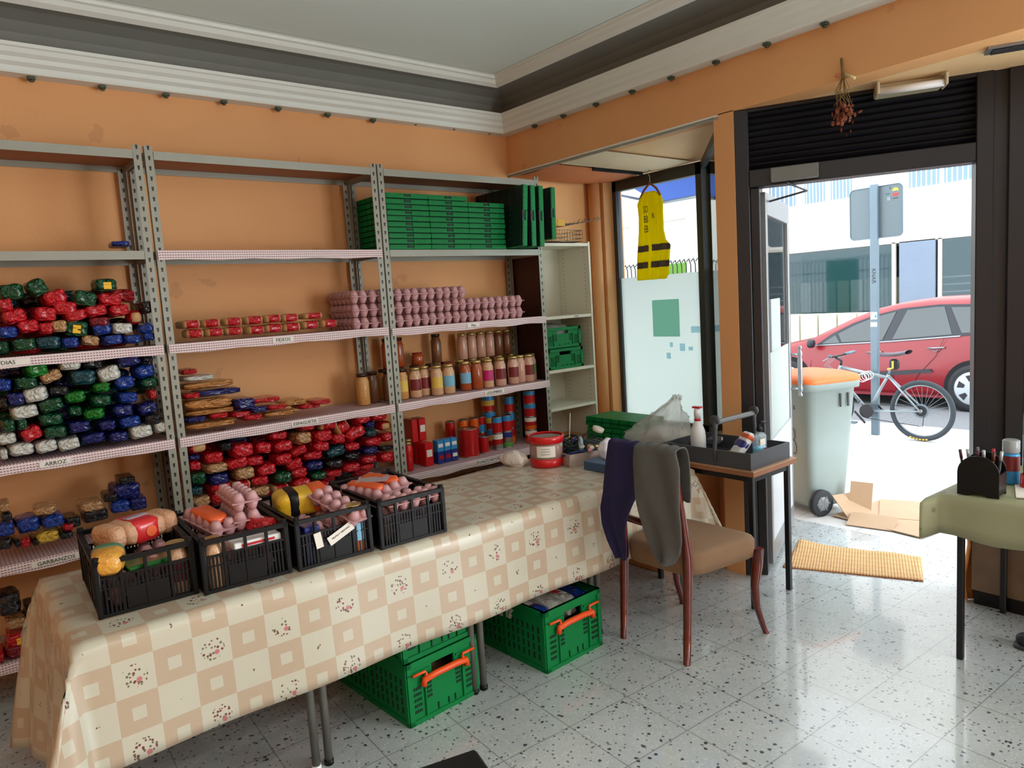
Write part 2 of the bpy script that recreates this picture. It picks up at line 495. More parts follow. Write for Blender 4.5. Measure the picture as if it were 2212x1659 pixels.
# beam above the shop front, and soffit towards the street
m = MB(); m.b6(BX, BX+0.16, -3.6, WY, 2.675, 3.5, mo)
m.b6(BX-0.004, BX+0.01, 2.47, WY, 2.668, 2.678, plaster); m.b6(BX-0.002, BX+0.012, 2.47, WY, 2.652, 2.664, steel)
struct(m.build('wall_right'))
m = MB(); m.add([(BX+0.16, -3.6, 2.675), (4.78, -3.6, 2.675), (4.78, WY, 2.675), (BX+0.16, WY, 2.675), (BX+0.16, -3.6, 2.9), (4.78, -3.6, 2.9), (4.78, WY, 2.9), (BX+0.16, WY, 2.9)],
      [(0, 3, 2, 1), (4, 5, 6, 7), (0, 1, 5, 4), (1, 2, 6, 5), (2, 3, 7, 6), (3, 0, 4, 7)], M('pale_orange_paint', S(240, 200, 150), 0.6, var=0.05))
struct(m.build('trim_1'))
# sagging sheets under the display soffit: a salmon one at the corner, a cream one next to it
def sheet(ya, yb, sag, mt_, nm, tilt=0.0):
    m = MB(); rows = []
    for i in range(13):
        y_ = ya+(yb-ya)*i/12
        rows.append([(BX+0.03+k*(WX-0.05-BX-0.03)/10, y_-0.10*k/10*tilt, 2.667-(sag*(0.25+0.75*math.sin(PI*k/10)))*math.sin(PI*(0.12+0.88*i/12) if nm == 'trim_2' else PI*i/12)-0.004) for k in range(11)])
    m.grid(rows, mt_); return struct(m.build(nm))
sheet(WY-0.01, 3.86, 0.05, M('salmon_paint', S(206, 122, 78), 0.7, var=0.1), 'trim_2')
sheet(3.83, 3.38, 0.03, M('cream_sheet', S(232, 214, 186), 0.7, var=0.05), 'trim_10')
m = MB(); m.b6(BX+0.40, WX-0.10, 3.838, 3.852, 2.640, 2.67, MATS['black_plastic']); struct(m.build('gap_shade'))  # added black strip standing in for the shaded gap between the sheets
# ceiling with cornice: profile along the wall (distance from wall d, z)
m = MB(); m.b6(-2.6, BX, -3.6, WY, 3.36, 3.5, ceilm); struct(m.build('ceiling'))
def ring(prof, mt, name):
    mm = MB(); rows = []
    for d, z in prof:
        rows.append([(-2.6+d, -3.6+d, z), (BX-d, -3.6+d, z), (BX-d, WY-d, z), (-2.6+d, WY-d, z)])
    mm.grid(rows, mt, smooth=False, closed=True); o = mm.build(name); return struct(o)
ring([(0, 2.955), (0.085, 2.955), (0.09, 2.965), (0.095, 2.985), (0.115, 3.0), (0.12, 3.02), (0.14, 3.035), (0.15, 3.055), (0.16, 3.06), (0.165, 3.075), (0.15, 3.08)], plaster, 'trim_3')
ring([(0.15, 3.08), (0.08, 3.085), (0.06, 3.11), (0.07, 3.15), (0.12, 3.19), (0.2, 3.215), (0.28, 3.225)], cove_m, 'trim_4')
ring([(0.28, 3.225), (0.285, 3.205), (0.30, 3.20), (0.33, 3.215), (0.345, 3.235), (0.36, 3.24), (0.365, 3.255), (0.38, 3.26)], plaster, 'trim_5')
m = MB(); m.b6(-2.6+0.375, BX-0.375, -3.6+0.375, WY-0.375, 3.262, 3.30, ceilm); struct(m.build('ceiling_2'))
# small square holders of spot lamps under the cornice
hold = M('tarnished_metal', S(84, 96, 84), 0.4, 0.5)
def spot(loc, label, big=True):
    mm = MB()
    if big:
        mm.box((0, 0, -0.008), (0.034, 0.034, 0.016), hold, bev=0.003); mm.cyl((0, 0, -0.024), (0, 0, -0.014), 0.011, hold)
    else:
        mm.cyl((0, 0, -0.006), (0, 0, 0), 0.008, hold)
    return tag(mm.build('spot_holder', loc=loc), label, 'light fitting', 'small spot fittings along the ceiling cornice')
xs_l = [0.55, 0.86, 1.17, 1.48, 1.80, 2.12, 2.44, 2.77, 3.09, 3.41]
ordn = ['first', 'second', 'third', 'fourth', 'fifth', 'sixth', 'seventh', 'eighth', 'ninth', 'tenth']
for i, x_ in enumerate(xs_l):
    spot((x_, WY-0.045, 2.955), ('small green-grey fitting' if i < 7 else 'tiny dark fitting')+' under the cornice above shelves, %s from left' % ordn[i], i < 7)
ys_r = [3.97, 3.67, 3.36, 3.05, 2.75, 2.44, 2.13, 1.82]
for i, y_ in enumerate(ys_r):
    spot((BX-0.045, y_, 2.955), 'small green-grey fitting under the cornice above the shop front, %s from the corner' % ordn[i])

# pillar between shop window and doorway
m = MB(); m.prism([(BX, 2.37), (BX, 2.50), (BX+0.10, 2.56), (BX+0.17, 2.43), (BX+0.10, 2.37)], 'z', 0, 2.68, mo); struct(m.build('trim_7'))
# low display platform inside the window
m = MB(); m.b6(BX+0.02, WX, 2.75, WY, 0, 0.60, mo); struct(m.build('trim_8'))
# vertical boxed pipe in corner of display bay
m = MB(); m.cyl((4.47, 4.30, 0.6), (4.47, 4.30, 2.66), 0.05, mo, seg=16); m.b6(4.52, WX, 4.24, WY, 0.6, 2.66, mo); struct(m.build('trim_9'))

# shop window 1: fixed pane, film on the lower part, poster on the film
w1 = MB(); y0, y1, z0, z1 = 3.34, 4.25, 0.60, 2.66
for a in ((y0, y0+0.05, z0, z1), (y1-0.05, y1, z0, z1), (y0, y1, z1-0.09, z1), (y0, y1, z0, z0+0.05)):
    w1.b6(WX-0.03, WX+0.03, *a, darkalu)
f1 = struct(w1.build('window_1'))
g = MB(); g.b6(WX-0.003, WX+0.003, y0+0.05, y1-0.05, z0+0.05, z1-0.09, pane); g.build('glass', f1)
g = MB(); g.b6(WX-0.008, WX-0.005, y0+0.05, y1-0.05, z0+0.05, 1.845, film); g.build('frosted_film', f1)
g = MB(); g.b6(WX-0.012, WX-0.010, 3.60, 3.87, 1.345, 1.645, tealfilm); g.build('poster', f1)['label'] = 'faded teal square poster on the frosted film'
g = MB()
for (yy, zz, w_, h_) in ((3.58, 1.26, 0.05, 0.06), (3.69, 1.28, 0.03, 0.04), (3.45, 1.40, 0.08, 0.05), (3.72, 1.19, 0.04, 0.05), (3.50, 1.25, 0.04, 0.03)):
    g.b6(WX-0.012, WX-0.010, yy-w_/2, yy+w_/2, zz-h_/2, zz+h_/2, bluefilm)
g.build('sticker_marks', f1)
# wall stub beside / below the window
m = MB(); m.b6(WX-0.02, WX+0.1, 4.25, WY, 0, 2.68, mo); m.b6(WX-0.02, WX+0.1, 3.34, 4.25, 0, 0.6, mo); struct(m.build('wall_right_2'))

# window 2: splayed return pane between window corner and pillar
Pq = Vector((WX, 3.34, 0)); Pp = Vector((BX+0.12, 2.53, 0)); dq = Pp-Pq; Lq = dq.length; aq = math.atan2(dq.y, dq.x)
f2 = struct(MB().b6(0, 0.04, -0.02, 0.02, 0.6, 2.66, darkalu).b6(Lq-0.04, Lq, -0.02, 0.02, 0.6, 2.66, darkalu).b6(0, Lq, -0.02, 0.02, 2.6, 2.66, darkalu).b6(0, Lq, -0.02, 0.02, 0.6, 0.64, darkalu).build('window_2', loc=Pq, rot=(0, 0, aq)))
g = MB(); g.b6(0.04, Lq-0.04, -0.003, 0.003, 0.64, 2.6, pane); g.build('glass', f2)
g = MB(); g.b6(0.04, Lq-0.04, 0.006, 0.009, 0.64, 1.86, film); g.build('frosted_film', f2)
m = MB(); m.b6(0, Lq, -0.05, 0.05, 0, 0.6, mo); struct(m.build('wall_right_3', loc=Pq, rot=(0, 0, aq)))

# door front: black frame with louvres above (local x along facade, y outwards)
FR = (0, 0, FANG); OUT = 1 if (Matrix.Rotation(FANG, 3, 'Z') @ Vector((0, 1, 0))).dot(nd) > 0 else -1
D = MB()
def fb(mb, s0, s1, y0, y1, z0, z1, m_, bev=0): mb.b6(s0, s1, OUT*y0, OUT*y1, z0, z1, m_, bev)
fb(D, 0, 0.075, 0, 0.12, 0, 2.675, blackframe, 0.004); fb(D, 0.075, 0.125, 0.03, 0.16, 0, 2.25, blackframe, 0.004)
fb(D, LF-0.215, LF-0.14, 0.0, 0.12, 0, 2.675, blackframe, 0.004); fb(D, LF-0.145, LF-0.075, 0.02, 0.12, 0, 2.675, blackframe, 0.003)
fb(D, LF-0.08, LF, 0.0, 0.12, 0, 2.675, blackframe, 0.004)
fb(D, 0.075, LF-0.215, 0.0, 0.12, 2.25, 2.345, blackframe, 0.004); fb(D, 0.075, LF-0.215, 0, 0.1, 2.655, 2.675, blackframe)
door = struct(D.build('door_1', loc=A2, rot=FR))
L_ = MB()
for k in range(9):
    zc = 2.362+k*0.0345
    L_.box(((0.075+LF-0.215)/2, OUT*0.05, zc), (LF-0.29, 0.05, 0.012), blackframe, rot=(R(-38)*OUT, 0, 0))
fb(L_, 0.075, LF-0.215, 0.085, 0.095, 2.345, 2.655, black)
L_.build('louvre_panel', door)
C_ = MB(); fb(C_, 0.19, 0.43, -0.055, 0.0, 2.262, 2.335, M('closer_grey', S(108, 108, 104), 0.5), 0.004); cl = C_.build('door_closer', door)
# open door leaf, swung outwards
hinge = A2 + ud*0.13 + nd*0.14
tip = Vector((4.58, 2.64, 0)); dl = tip-hinge; LL = 0.9; ad = math.atan2(dl.y, dl.x)
G = MB(); G.b6(0, 0.05, -0.02, 0.02, 0.03, 2.235, alu, 0.003); G.b6(LL-0.055, LL, -0.02, 0.02, 0.03, 2.235, alu, 0.003)
G.b6(0.05, LL-0.055, -0.02, 0.02, 2.11, 2.235, alu); G.b6(0.05, LL-0.055, -0.02, 0.02, 0.03, 0.16, alu); G.b6(0.05, LL-0.055, -0.018, 0.018, 0.16, 0.78, M('door_lower_panel', S(186, 192, 198), 0.4))
leaf = struct(G.build('door_2', loc=hinge, rot=(0, 0, ad)))
g = MB(); g.b6(0.05, LL-0.055, -0.003, 0.003, 0.78, 2.11, pane); g.build('glass', leaf)
g = MB(); g.b6(0.05, LL-0.055, -0.009, -0.006, 0.78, 1.30, film); g.b6(0.2, 0.52, -0.009, -0.006, 1.30, 1.62, film); g.build('frosted_film', leaf)
# turned bar handle on the far stile
h = MB()
for sgn in (1, -1):
    prof = [(0.0, 0), (0.014, 0.006), (0.016, 0.018), (0.008, 0.03), (0.015, 0.045), (0.018, 0.06), (0.012, 0.08), (0.016, 0.1), (0.016, 0.26), (0.012, 0.28), (0.018, 0.3), (0.015, 0.315), (0.008, 0.33), (0.016, 0.342), (0.014, 0.354), (0, 0.36)]
    h.lathe(prof, (LL+0.005, sgn*0.075, 0.92), alu, 12)
    for zz in (0.98, 1.22): h.cyl((LL-0.03, sgn*0.018, zz), (LL+0.005, sgn*0.075, zz), 0.008, alu)
h.build('door_handle', leaf)
arm = MB()
p0 = A2+ud*0.27-nd*0.03+Vector((0, 0, 2.25)); p1 = hinge+dl.normalized()*0.14+Vector((0, 0, 2.19)); pm = (p0+p1)/2+ud*0.16+nd*0.1
pm.z = 2.225
arm.tube([p0, pm], 0.006, darkalu); arm.tube([pm, p1], 0.006, darkalu); arm.cyl(p1-Vector((0, 0, 0.02)), p1+Vector((0, 0, 0.02)), 0.012, darkalu)
arm.build('closer_arm', door)
door_arm = [c for c in col.objects if c.name.startswith('closer_arm')][0]
door_arm.matrix_parent_inverse = door.matrix_basis.inverted() if False else (Matrix.Translation(A2) @ Euler(FR).to_matrix().to_4x4()).inverted()

# right part of the front: jamb return and a big shop window that runs on out of view
m = MB(); y_r0 = 1.06
m.b6(4.23, 4.33, y_r0, 1.16, 0, 2.675, blackframe); m.b6(4.28, 4.36, -3.6, y_r0, 0, 0.32, mo)
struct(m.build('wall_right_4'))
w3 = MB()
for a in ((1.01, 1.06), (-1.25, -1.17), (-3.6, -3.52)): w3.b6(4.29, 4.35, a[0], a[1], 0.32, 2.675, blackframe)
w3.b6(4.29, 4.35, -3.6, 1.06, 2.60, 2.675, blackframe); w3.b6(4.29, 4.35, -3.6, 1.06, 0.32, 0.37, blackframe); w3.b6(4.295, 4.345, -3.6, 1.06, 2.235, 2.30, blackframe)
f3 = struct(w3.build('window_3'))
g = MB(); g.b6(4.318, 4.322, -3.52, 1.01, 0.37, 2.60, pane); g.build('glass', f3)
g = MB(); g.b6(4.310, 4.313, -0.6, 1.01, 0.37, 1.80, film); g.build('frosted_film', f3)

# ---------------------------------------------------------------- street
pav, t, b = newmat('pavement_tiles', 0.8)
v = t.coord(); x, y, z = t.sep(v)
c = t.mix(t.noise(v, 4, 4), S(176, 176, 174), S(214, 214, 212))
gx = t.m('ABSOLUTE', t.m('SUBTRACT', t.m('FRACT', t.m('MULTIPLY', x, 2.2)), 0.5)); gy = t.m('ABSOLUTE', t.m('SUBTRACT', t.m('FRACT', t.m('MULTIPLY', y, 2.2)), 0.5))
c = t.mix(t.m('MULTIPLY', t.m('GREATER_THAN', t.m('MAXIMUM', gx, gy), 0.49), 0.4), c, S(120, 120, 118))
pav.node_tree.links.new(c, b.inputs['Base Color'])
asph = M('asphalt', S(120, 122, 126), 0.9, var=0.25, vscale=60)
m = MB(); m.b6(4.75, 8.75, -6, 14, -0.12, -0.012, pav); m.b6(4.4, 4.75, -3.6, 2.9, -0.05, -0.004, pav)
struct(m.build('floor_2'))
m = MB(); m.b6(8.75, 30, -10, 30, -0.2, -0.03, asph); struct(m.build('floor_3'))

# ================================================================ SHELVING
SY0, SY1 = 3.95, 4.33
ORD = ['first', 'second', 'third', 'fourth', 'fifth', 'sixth', 'seventh', 'eighth', 'ninth', 'tenth', 'eleventh', 'twelfth', 'thirteenth', 'fourteenth', 'fifteenth', 'sixteenth', 'seventeenth', 'eighteenth']
up_m = MB(); up_m.b6(-0.019, 0.019, -0.0015, 0.0015, 0, 2.585, mu)
up_m.b6(-0.019, -0.016, 0, 0.03, 0, 2.585, steel)
up0 = None
def slotted_unit(x0, x1, specs, label):
    global up0
    u_ = thing('shelving_unit', label, 'shelving unit', ((x0+x1)/2, SY0, 0))
    hw = (x1-x0)/2
    for sx in (-1, 1):
        for yy, fl in ((0, 0), (SY1-SY0, 1)):
            if up0 is None:
                o = up_m.build('upright', u_); up0 = o
            else:
                o = up0.copy(); col.objects.link(o); o.parent = u_
            o.location = (sx*(hw-0.019), yy, 0)
            o.scale = (-sx, -1 if fl else 1, 1)
    for (z, kind, lab) in specs:
        s_ = MB(); D_ = SY1-SY0
        th = 0.042
        s_.b6(-hw+0.04, hw-0.04, -0.003, 0.001, z-th, z, steel); s_.b6(-hw+0.04, hw-0.04, D_-0.001, D_+0.003, z-th, z, steel)
        s_.b6(-hw+0.003, -hw+0.006, 0.0, D_, z-th, z, steel); s_.b6(hw-0.006, hw-0.003, 0, D_, z-th, z, steel)
        s_.b6(-hw+0.006, hw-0.006, 0.001, D_-0.001, z-0.012, z-0.004, board if kind != 'g' else dkgrey if x0 > 2 else board)
        sh = s_.build('shelf', u_)
        if kind == 'p':
            p_ = MB(); p_.b6(-hw+0.008, hw-0.008, 0.001, D_-0.002, z-0.004, z-0.001, mg); p_.build('paper_lining', sh)
            e_ = MB(); rows = []
            n_ = 24
            for k in range(n_+1):
                xx = -hw+0.006+k*(2*hw-0.012)/n_
                sag = 0.004*math.sin(k*0.9+z*9)
                rows.append([(xx, -0.006, z+0.002), (xx, -0.008-abs(sag), z-0.01), (xx, -0.009, z-0.03), (xx, -0.0075, z-0.047+sag)])
            e_.grid(rows, ml); e_.build('paper_edging', sh)
        if lab:
            fx, w_, txt = lab
            q = MB(); q.b6(fx-w_/2, fx+w_/2, -0.0135, -0.0125, z-0.036, z-0.008, paper); ql = q.build('shelf_label', sh)
            text('lettering', txt, 0.026, ink, sh, (fx, -0.0145, z-0.022), FRONT)
    return u_
u1 = slotted_unit(-0.375, 0.925, [(0.20, 'p', None), (0.65, 'p', (0.07, 0.2, 'GARBANZOS')), (1.11, 'p', (0.12, 0.13, 'ARROZ')), (1.595, 'p', (-0.02, 0.19, 'JUDIAS')), (2.07, 's', None), (2.56, 's', None)],
    'grey slotted steel shelving unit at far left, piled with green, white and blue packs')
u2 = slotted_unit(0.94, 2.226, [(0.20, 's', None), (0.65, 'p', None), (1.11, 'p', (0.04, 0.16, 'ESPAGUETIS')), (1.595, 'p', (-0.04, 0.12, 'FIDEOS')), (2.07, 'p', None), (2.56, 's', None)],
    'middle grey slotted steel shelving unit with red pasta packs and an empty upper bay')
u3 = slotted_unit(2.236, 3.54, [(0.20, 's', None), (0.64, 'p', (0.02, 0.16, 'TOMATE FRITO')), (1.11, 'p', (0.12, 0.17, 'LEGUMBRES')), (1.585, 'p', (-0.02, 0.1, 'Pan')), (2.07, 's', None), (2.56, 's', None)],
    'right grey slotted steel shelving unit with green crates on top, jars and cans below')

# ---------------------------------------------------------------- packs
PC = {'G': ('green', S(0, 78, 44)), 'L': ('bright green', S(16, 128, 34)), 'R': ('red', S(214, 24, 40)), 'M': ('dark red', S(140, 20, 40)), 'B': ('blue', S(18, 62, 160)),
      'N': ('navy blue', S(22, 30, 110)), 'D': ('dark teal', S(8, 70, 82)), 'W': ('white', S(214, 214, 208)), 'T': ('tan', S(208, 160, 112)), 'K': ('black', S(26, 26, 32)),
      'Y': ('yellow', S(232, 190, 70)), 'O': ('orange-brown', S(202, 136, 70)), 'C': ('red', S(206, 26, 44)), 'E': ('red', S(206, 26, 44))}
PM = {}
def packmat(k):
    if k not in PM:
        PM[k] = M('bag_'+PC[k][0].replace(' ', '_'), PC[k][1], 0.2, coat=0.5, bump=0.9, bscale=3.2, var=0.15, vscale=3)
        for n_ in PM[k].node_tree.nodes:
            if n_.type == 'BUMP': n_.inputs['Distance'].default_value = 0.08 if k != 'W' else 0.04; n_.inputs['Strength'].default_value = 0.7
            if n_.type == 'TEX_NOISE': n_.inputs['Detail'].default_value = 1.2; n_.inputs['Distortion'].default_value = 1.5
    return PM[k]
clearpk = M('clear_pasta_bag', S(214, 170, 116), 0.3, coat=0.3, bump=0.5, bscale=70, var=0.2, vscale=40)
yellowst = M('yellow_sticker', S(250, 190, 20), 0.5)
PROTO = {}
def pack_mesh(k, var, depth):
    key = (k, var)
    if key in PROTO: return PROTO[key]
    mb = MB()
    if k == 'C':
        mb.blob((0, 0, 0), (1, 1, 1), packmat('R'), p=4, n=7, noise=0.03, seed=var)
        # clear ends that show the pasta
        mb2 = MB(); mb2.v = []
        me_m = packmat('R')
        mb.mats = [me_m, clearpk]
        for i, f in enumerate(mb.f):
            cx_ = sum(mb.v[q][0] for q in f)/4
            mb.mi[i] = 1 if abs(cx_) > 0.34 else 0
    elif k == 'E':
        mb.blob((0, 0, 0), (1, 1, 1), packmat('R'), p=2.6, n=7, noise=0.02, seed=var)
        mb.mats = [packmat('R'), clearpk]
        for i, f in enumerate(mb.f):
            c_ = [sum(mb.v[q][j] for q in f)/4 for j in range(3)]
            mb.mi[i] = 1 if (c_[1] < -0.40 and abs(c_[0]) < 0.3 and abs(c_[2]) < 0.3) else 0
    else:
        mb.blob((0, 0, 0), (1, 1, 1), packmat(k), p=(4.0, 5.5, 7.0)[var], n=9, noise=0.045, seed=var*7+3)
        # pinched seam across one end
        mb.box((0, -0.485, 0.02), (0.84, 0.05, 0.045), packmat(k), rot=(0.3, 0, 0.03*var))
    me = bpy.data.meshes.new('pack'); me.from_pydata(mb.v, [], mb.f)
    for m_ in mb.mats: me.materials.append(m_)
    me.polygons.foreach_set('material_index', mb.mi); me.polygons.foreach_set('use_smooth', mb.sm); me.update()
    PROTO[key] = me
    return me
def parse(txt):
    out = []
    for t_ in txt.split('|'):
        a = t_.split(); out.append((float(a[0]), float(a[1]), float(a[2]), float(a[3]), a[4], float(a[5])))
    return out
def pile(txt, y, depth, base_z, what, place, group, name='food_pack', back=False, relax=1.0):
    it = parse(txt)
    # clamp into the bay and rank into rows from the bottom for the labels
    order = sorted(range(len(it)), key=lambda i: it[i][1])
    rows = []
    for i in order:
        for r_ in rows:
            if abs(it[i][1]-r_['z']) < 0.027: r_['m'].append(i); break
        else: rows.append({'z': it[i][1], 'm': [i]})
    rows.sort(key=lambda r_: r_['z'])
    lab = {}
    for ri, r_ in enumerate(rows):
        ms = sorted(r_['m'], key=lambda i: it[i][0])
        for ci, i in enumerate(ms): lab[i] = (ORD[min(ri, 17)], ORD[min(ci, 17)], len(ms))
    outs = []
    for i, (x_, z_, w_, h_, c_, ro) in enumerate(it):
        k = c_[0]
        me = pack_mesh(k, rnd.randrange(3), depth)
        o = bpy.data.objects.new(name, me); col.objects.link(o)
        z2 = max(z_, base_z+h_/2)
        o.location = (x_, y+depth/2+rnd.uniform(-0.012, 0.012), z2)
        o.scale = (w_*relax, depth, h_*relax)
        o.rotation_euler = (0, R(-ro), R(rnd.uniform(-5, 5)))
        rowt, colt, n_ = lab[i]
        tag(o, '%s %s, %s from left, %s row up, %s' % (PC[k][0], what, colt, rowt, place), 'pack', group)
        if len(c_) > 1:
            q = MB(); q.box((0.02, -0.50, -0.05), (0.34, 0.02, 0.5), yellowst); s_ = q.build('sticker', o); s_['label'] = 'yellow price sticker'
        outs.append(o)
    return it
def backfill(it, y, depth, x0, x1, z0, cols, label, group, dz=0.075, dx=0.125):
    # packs behind the front layer, only as high as the front heap at that spot
    z = z0+0.04; r_ = 0
    while True:
        any_ = False
        x = x0+0.07+(0.06 if r_ % 2 else 0)
        while x < x1-0.06:
            top = max([zz+hh/2 for (xx, zz, ww, hh, cc, ro) in it if abs(xx-x) < 0.1] or [0])
            if z+0.03 < top:
                any_ = True
                k = rnd.choice(cols)
                o = bpy.data.objects.new('food_pack', pack_mesh(k, rnd.randrange(3), depth)); col.objects.link(o)
                o.location = (x+rnd.uniform(-.01, .01), y+depth/2, z); o.scale = (dx*0.96, depth, dz*0.95); o.rotation_euler = (0, R(rnd.uniform(-6, 6)), 0)
                tag(o, label, 'pack', group)
            x += dx
        z += dz; r_ += 1
        if not any_ or z > z0+0.6: break
A1="""0.323 1.891 0.096 0.073 G 5|0.421 1.906 0.079 0.081 G 25|0.485 1.859 0.097 0.069 R 15|0.608 1.847 0.102 0.077 G -15|0.704 1.908 0.099 0.065 GY 0|0.720 1.839 0.106 0.066 R 0|0.291 1.834 0.055 0.061 R 10|0.322 1.780 0.092 0.067 R 15|0.436 1.783 0.090 0.069 R -5|0.522 1.806 0.099 0.063 R -5|0.557 1.769 0.089 0.051 R 12|0.647 1.787 0.097 0.058 R 8|0.749 1.784 0.089 0.059 R 8|0.366 1.731 0.088 0.062 R 8|0.821 1.745 0.067 0.074 E 0|0.431 1.717 0.058 0.056 R 0|0.485 1.723 0.065 0.057 T 0|0.561 1.708 0.095 0.077 GY -10|0.663 1.700 0.081 0.062 B 10|0.751 1.694 0.089 0.053 W -3|0.286 1.709 0.075 0.055 B 0|0.861 1.686 0.068 0.047 B 20|0.261 1.646 0.055 0.055 G 0|0.336 1.649 0.092 0.056 G 3|0.439 1.650 0.101 0.057 D 0|0.526 1.643 0.072 0.051 B 0|0.611 1.645 0.080 0.052 T -10|0.701 1.641 0.082 0.046 B 3|0.790 1.637 0.079 0.044 B 0|0.869 1.645 0.056 0.041 B 0|0.872 1.791 0.056 0.061 K 10|0.661 1.733 0.087 0.046 M 0"""
A0="""0.798 2.110 0.084 0.026 B 0"""
B1="""0.372 1.530 0.089 0.075 L 5|0.512 1.544 0.088 0.064 W 0|0.431 1.491 0.091 0.057 T 20|0.325 1.472 0.087 0.053 G 0|0.557 1.470 0.107 0.071 D 0|0.673 1.477 0.099 0.073 W 15|0.766 1.531 0.102 0.054 N 8|0.831 1.470 0.093 0.068 B 10|0.248 1.472 0.050 0.055 B -10|0.363 1.413 0.094 0.066 W 8|0.736 1.423 0.090 0.064 B 10|0.843 1.410 0.087 0.055 G 10|0.631 1.412 0.075 0.046 L 0|0.518 1.380 0.089 0.055 L 5|0.621 1.350 0.092 0.056 G 0|0.740 1.347 0.084 0.054 B -5|0.855 1.349 0.037 0.048 R 0|0.276 1.403 0.066 0.056 N 0|0.413 1.355 0.096 0.057 G 12|0.307 1.338 0.103 0.059 W 5|0.709 1.287 0.095 0.060 N 4|0.822 1.281 0.099 0.062 N 12|0.229 1.393 0.030 0.049 K 0|0.510 1.312 0.061 0.052 G 0|0.403 1.289 0.101 0.057 G 0|0.590 1.287 0.091 0.053 L 5|0.735 1.225 0.096 0.051 B 5|0.841 1.222 0.075 0.055 K 0|0.285 1.282 0.041 0.056 G 0|0.234 1.286 0.050 0.055 G 0|0.319 1.235 0.083 0.069 R 20|0.417 1.228 0.097 0.057 G 0|0.513 1.236 0.089 0.052 N 0|0.633 1.223 0.075 0.050 N 0|0.227 1.225 0.075 0.055 W 5|0.568 1.170 0.102 0.049 N 5|0.670 1.160 0.083 0.047 N 0|0.782 1.169 0.098 0.061 W 5|0.875 1.178 0.063 0.052 W 5|0.274 1.166 0.097 0.059 W 0|0.372 1.165 0.090 0.060 W 8|0.465 1.161 0.088 0.055 W 6|0.204 1.157 0.030 0.049 W 0|0.461 1.417 0.081 0.048 K 0|0.604 1.534 0.085 0.049 K 0|0.281 1.558 0.076 0.049 K 0|0.847 1.530 0.056 0.034 K 0"""
C1="""0.181 0.915 0.041 0.039 T 0|0.178 0.869 0.047 0.045 K 0|0.174 0.810 0.067 0.062 B 0|0.260 0.808 0.091 0.072 B 5|0.355 0.805 0.094 0.064 B 5|0.336 0.862 0.093 0.040 T 0|0.433 0.779 0.063 0.054 K 0|0.523 0.835 0.100 0.048 T 0|0.533 0.790 0.107 0.055 K 0|0.650 0.809 0.092 0.064 B 0|0.683 0.878 0.124 0.078 N -5|0.730 0.806 0.076 0.064 N 0|0.612 0.865 0.067 0.042 K 0|0.161 0.746 0.057 0.052 K 0|0.240 0.729 0.043 0.040 R 0|0.205 0.735 0.026 0.039 K 0|0.333 0.735 0.094 0.057 Y 5|0.414 0.763 0.045 0.041 R 0|0.403 0.724 0.057 0.041 K 0|0.275 0.723 0.027 0.040 K 0|0.689 0.935 0.075 0.035 K 0"""
D1="""0.144 0.462 0.088 0.105 K 0|0.234 0.391 0.070 0.087 K 0|0.159 0.361 0.078 0.046 T 0|0.166 0.283 0.100 0.060 RY 0|0.156 0.221 0.105 0.060 M 0|0.238 0.278 0.038 0.054 M 0|0.233 0.217 0.038 0.054 R 0|0.088 0.215 0.031 0.052 R 0"""
F2="""1.093 1.642 0.094 0.047 C 0|1.193 1.641 0.098 0.047 C 0|1.297 1.641 0.097 0.047 C 0|1.408 1.638 0.101 0.048 C 0|1.516 1.640 0.104 0.049 C 0|1.626 1.639 0.103 0.050 C 0|1.732 1.644 0.102 0.049 C 0|1.846 1.645 0.106 0.050 C 0|1.076 1.692 0.094 0.046 C 0|1.187 1.691 0.097 0.046 C 0|1.298 1.692 0.097 0.047 C 0|1.414 1.693 0.101 0.048 C 0|1.513 1.694 0.095 0.047 C 0|1.614 1.693 0.098 0.048 C 0|1.756 1.696 0.116 0.038 C 0"""
S2="""1.116 1.152 0.254 0.031 O 0|1.048 1.190 0.109 0.031 N 0|1.166 1.192 0.099 0.030 R 0|1.275 1.184 0.102 0.031 R 0|1.348 1.157 0.104 0.033 R 0|1.123 1.220 0.254 0.028 O 0|1.036 1.317 0.087 0.031 R 0|1.124 1.264 0.254 0.055 O 0|1.304 1.237 0.111 0.065 N 0|1.179 1.319 0.250 0.036 N 0|1.138 1.364 0.269 0.035 O 0|1.083 1.406 0.169 0.031 W 0|1.046 1.445 0.080 0.028 R 0|1.436 1.242 0.165 0.028 R 0|1.381 1.197 0.097 0.033 N 0|1.490 1.195 0.109 0.030 R 0|1.503 1.155 0.186 0.030 O 0|1.603 1.204 0.156 0.037 O 0|1.689 1.171 0.134 0.033 R 0|1.755 1.188 0.118 0.029 R 0"""
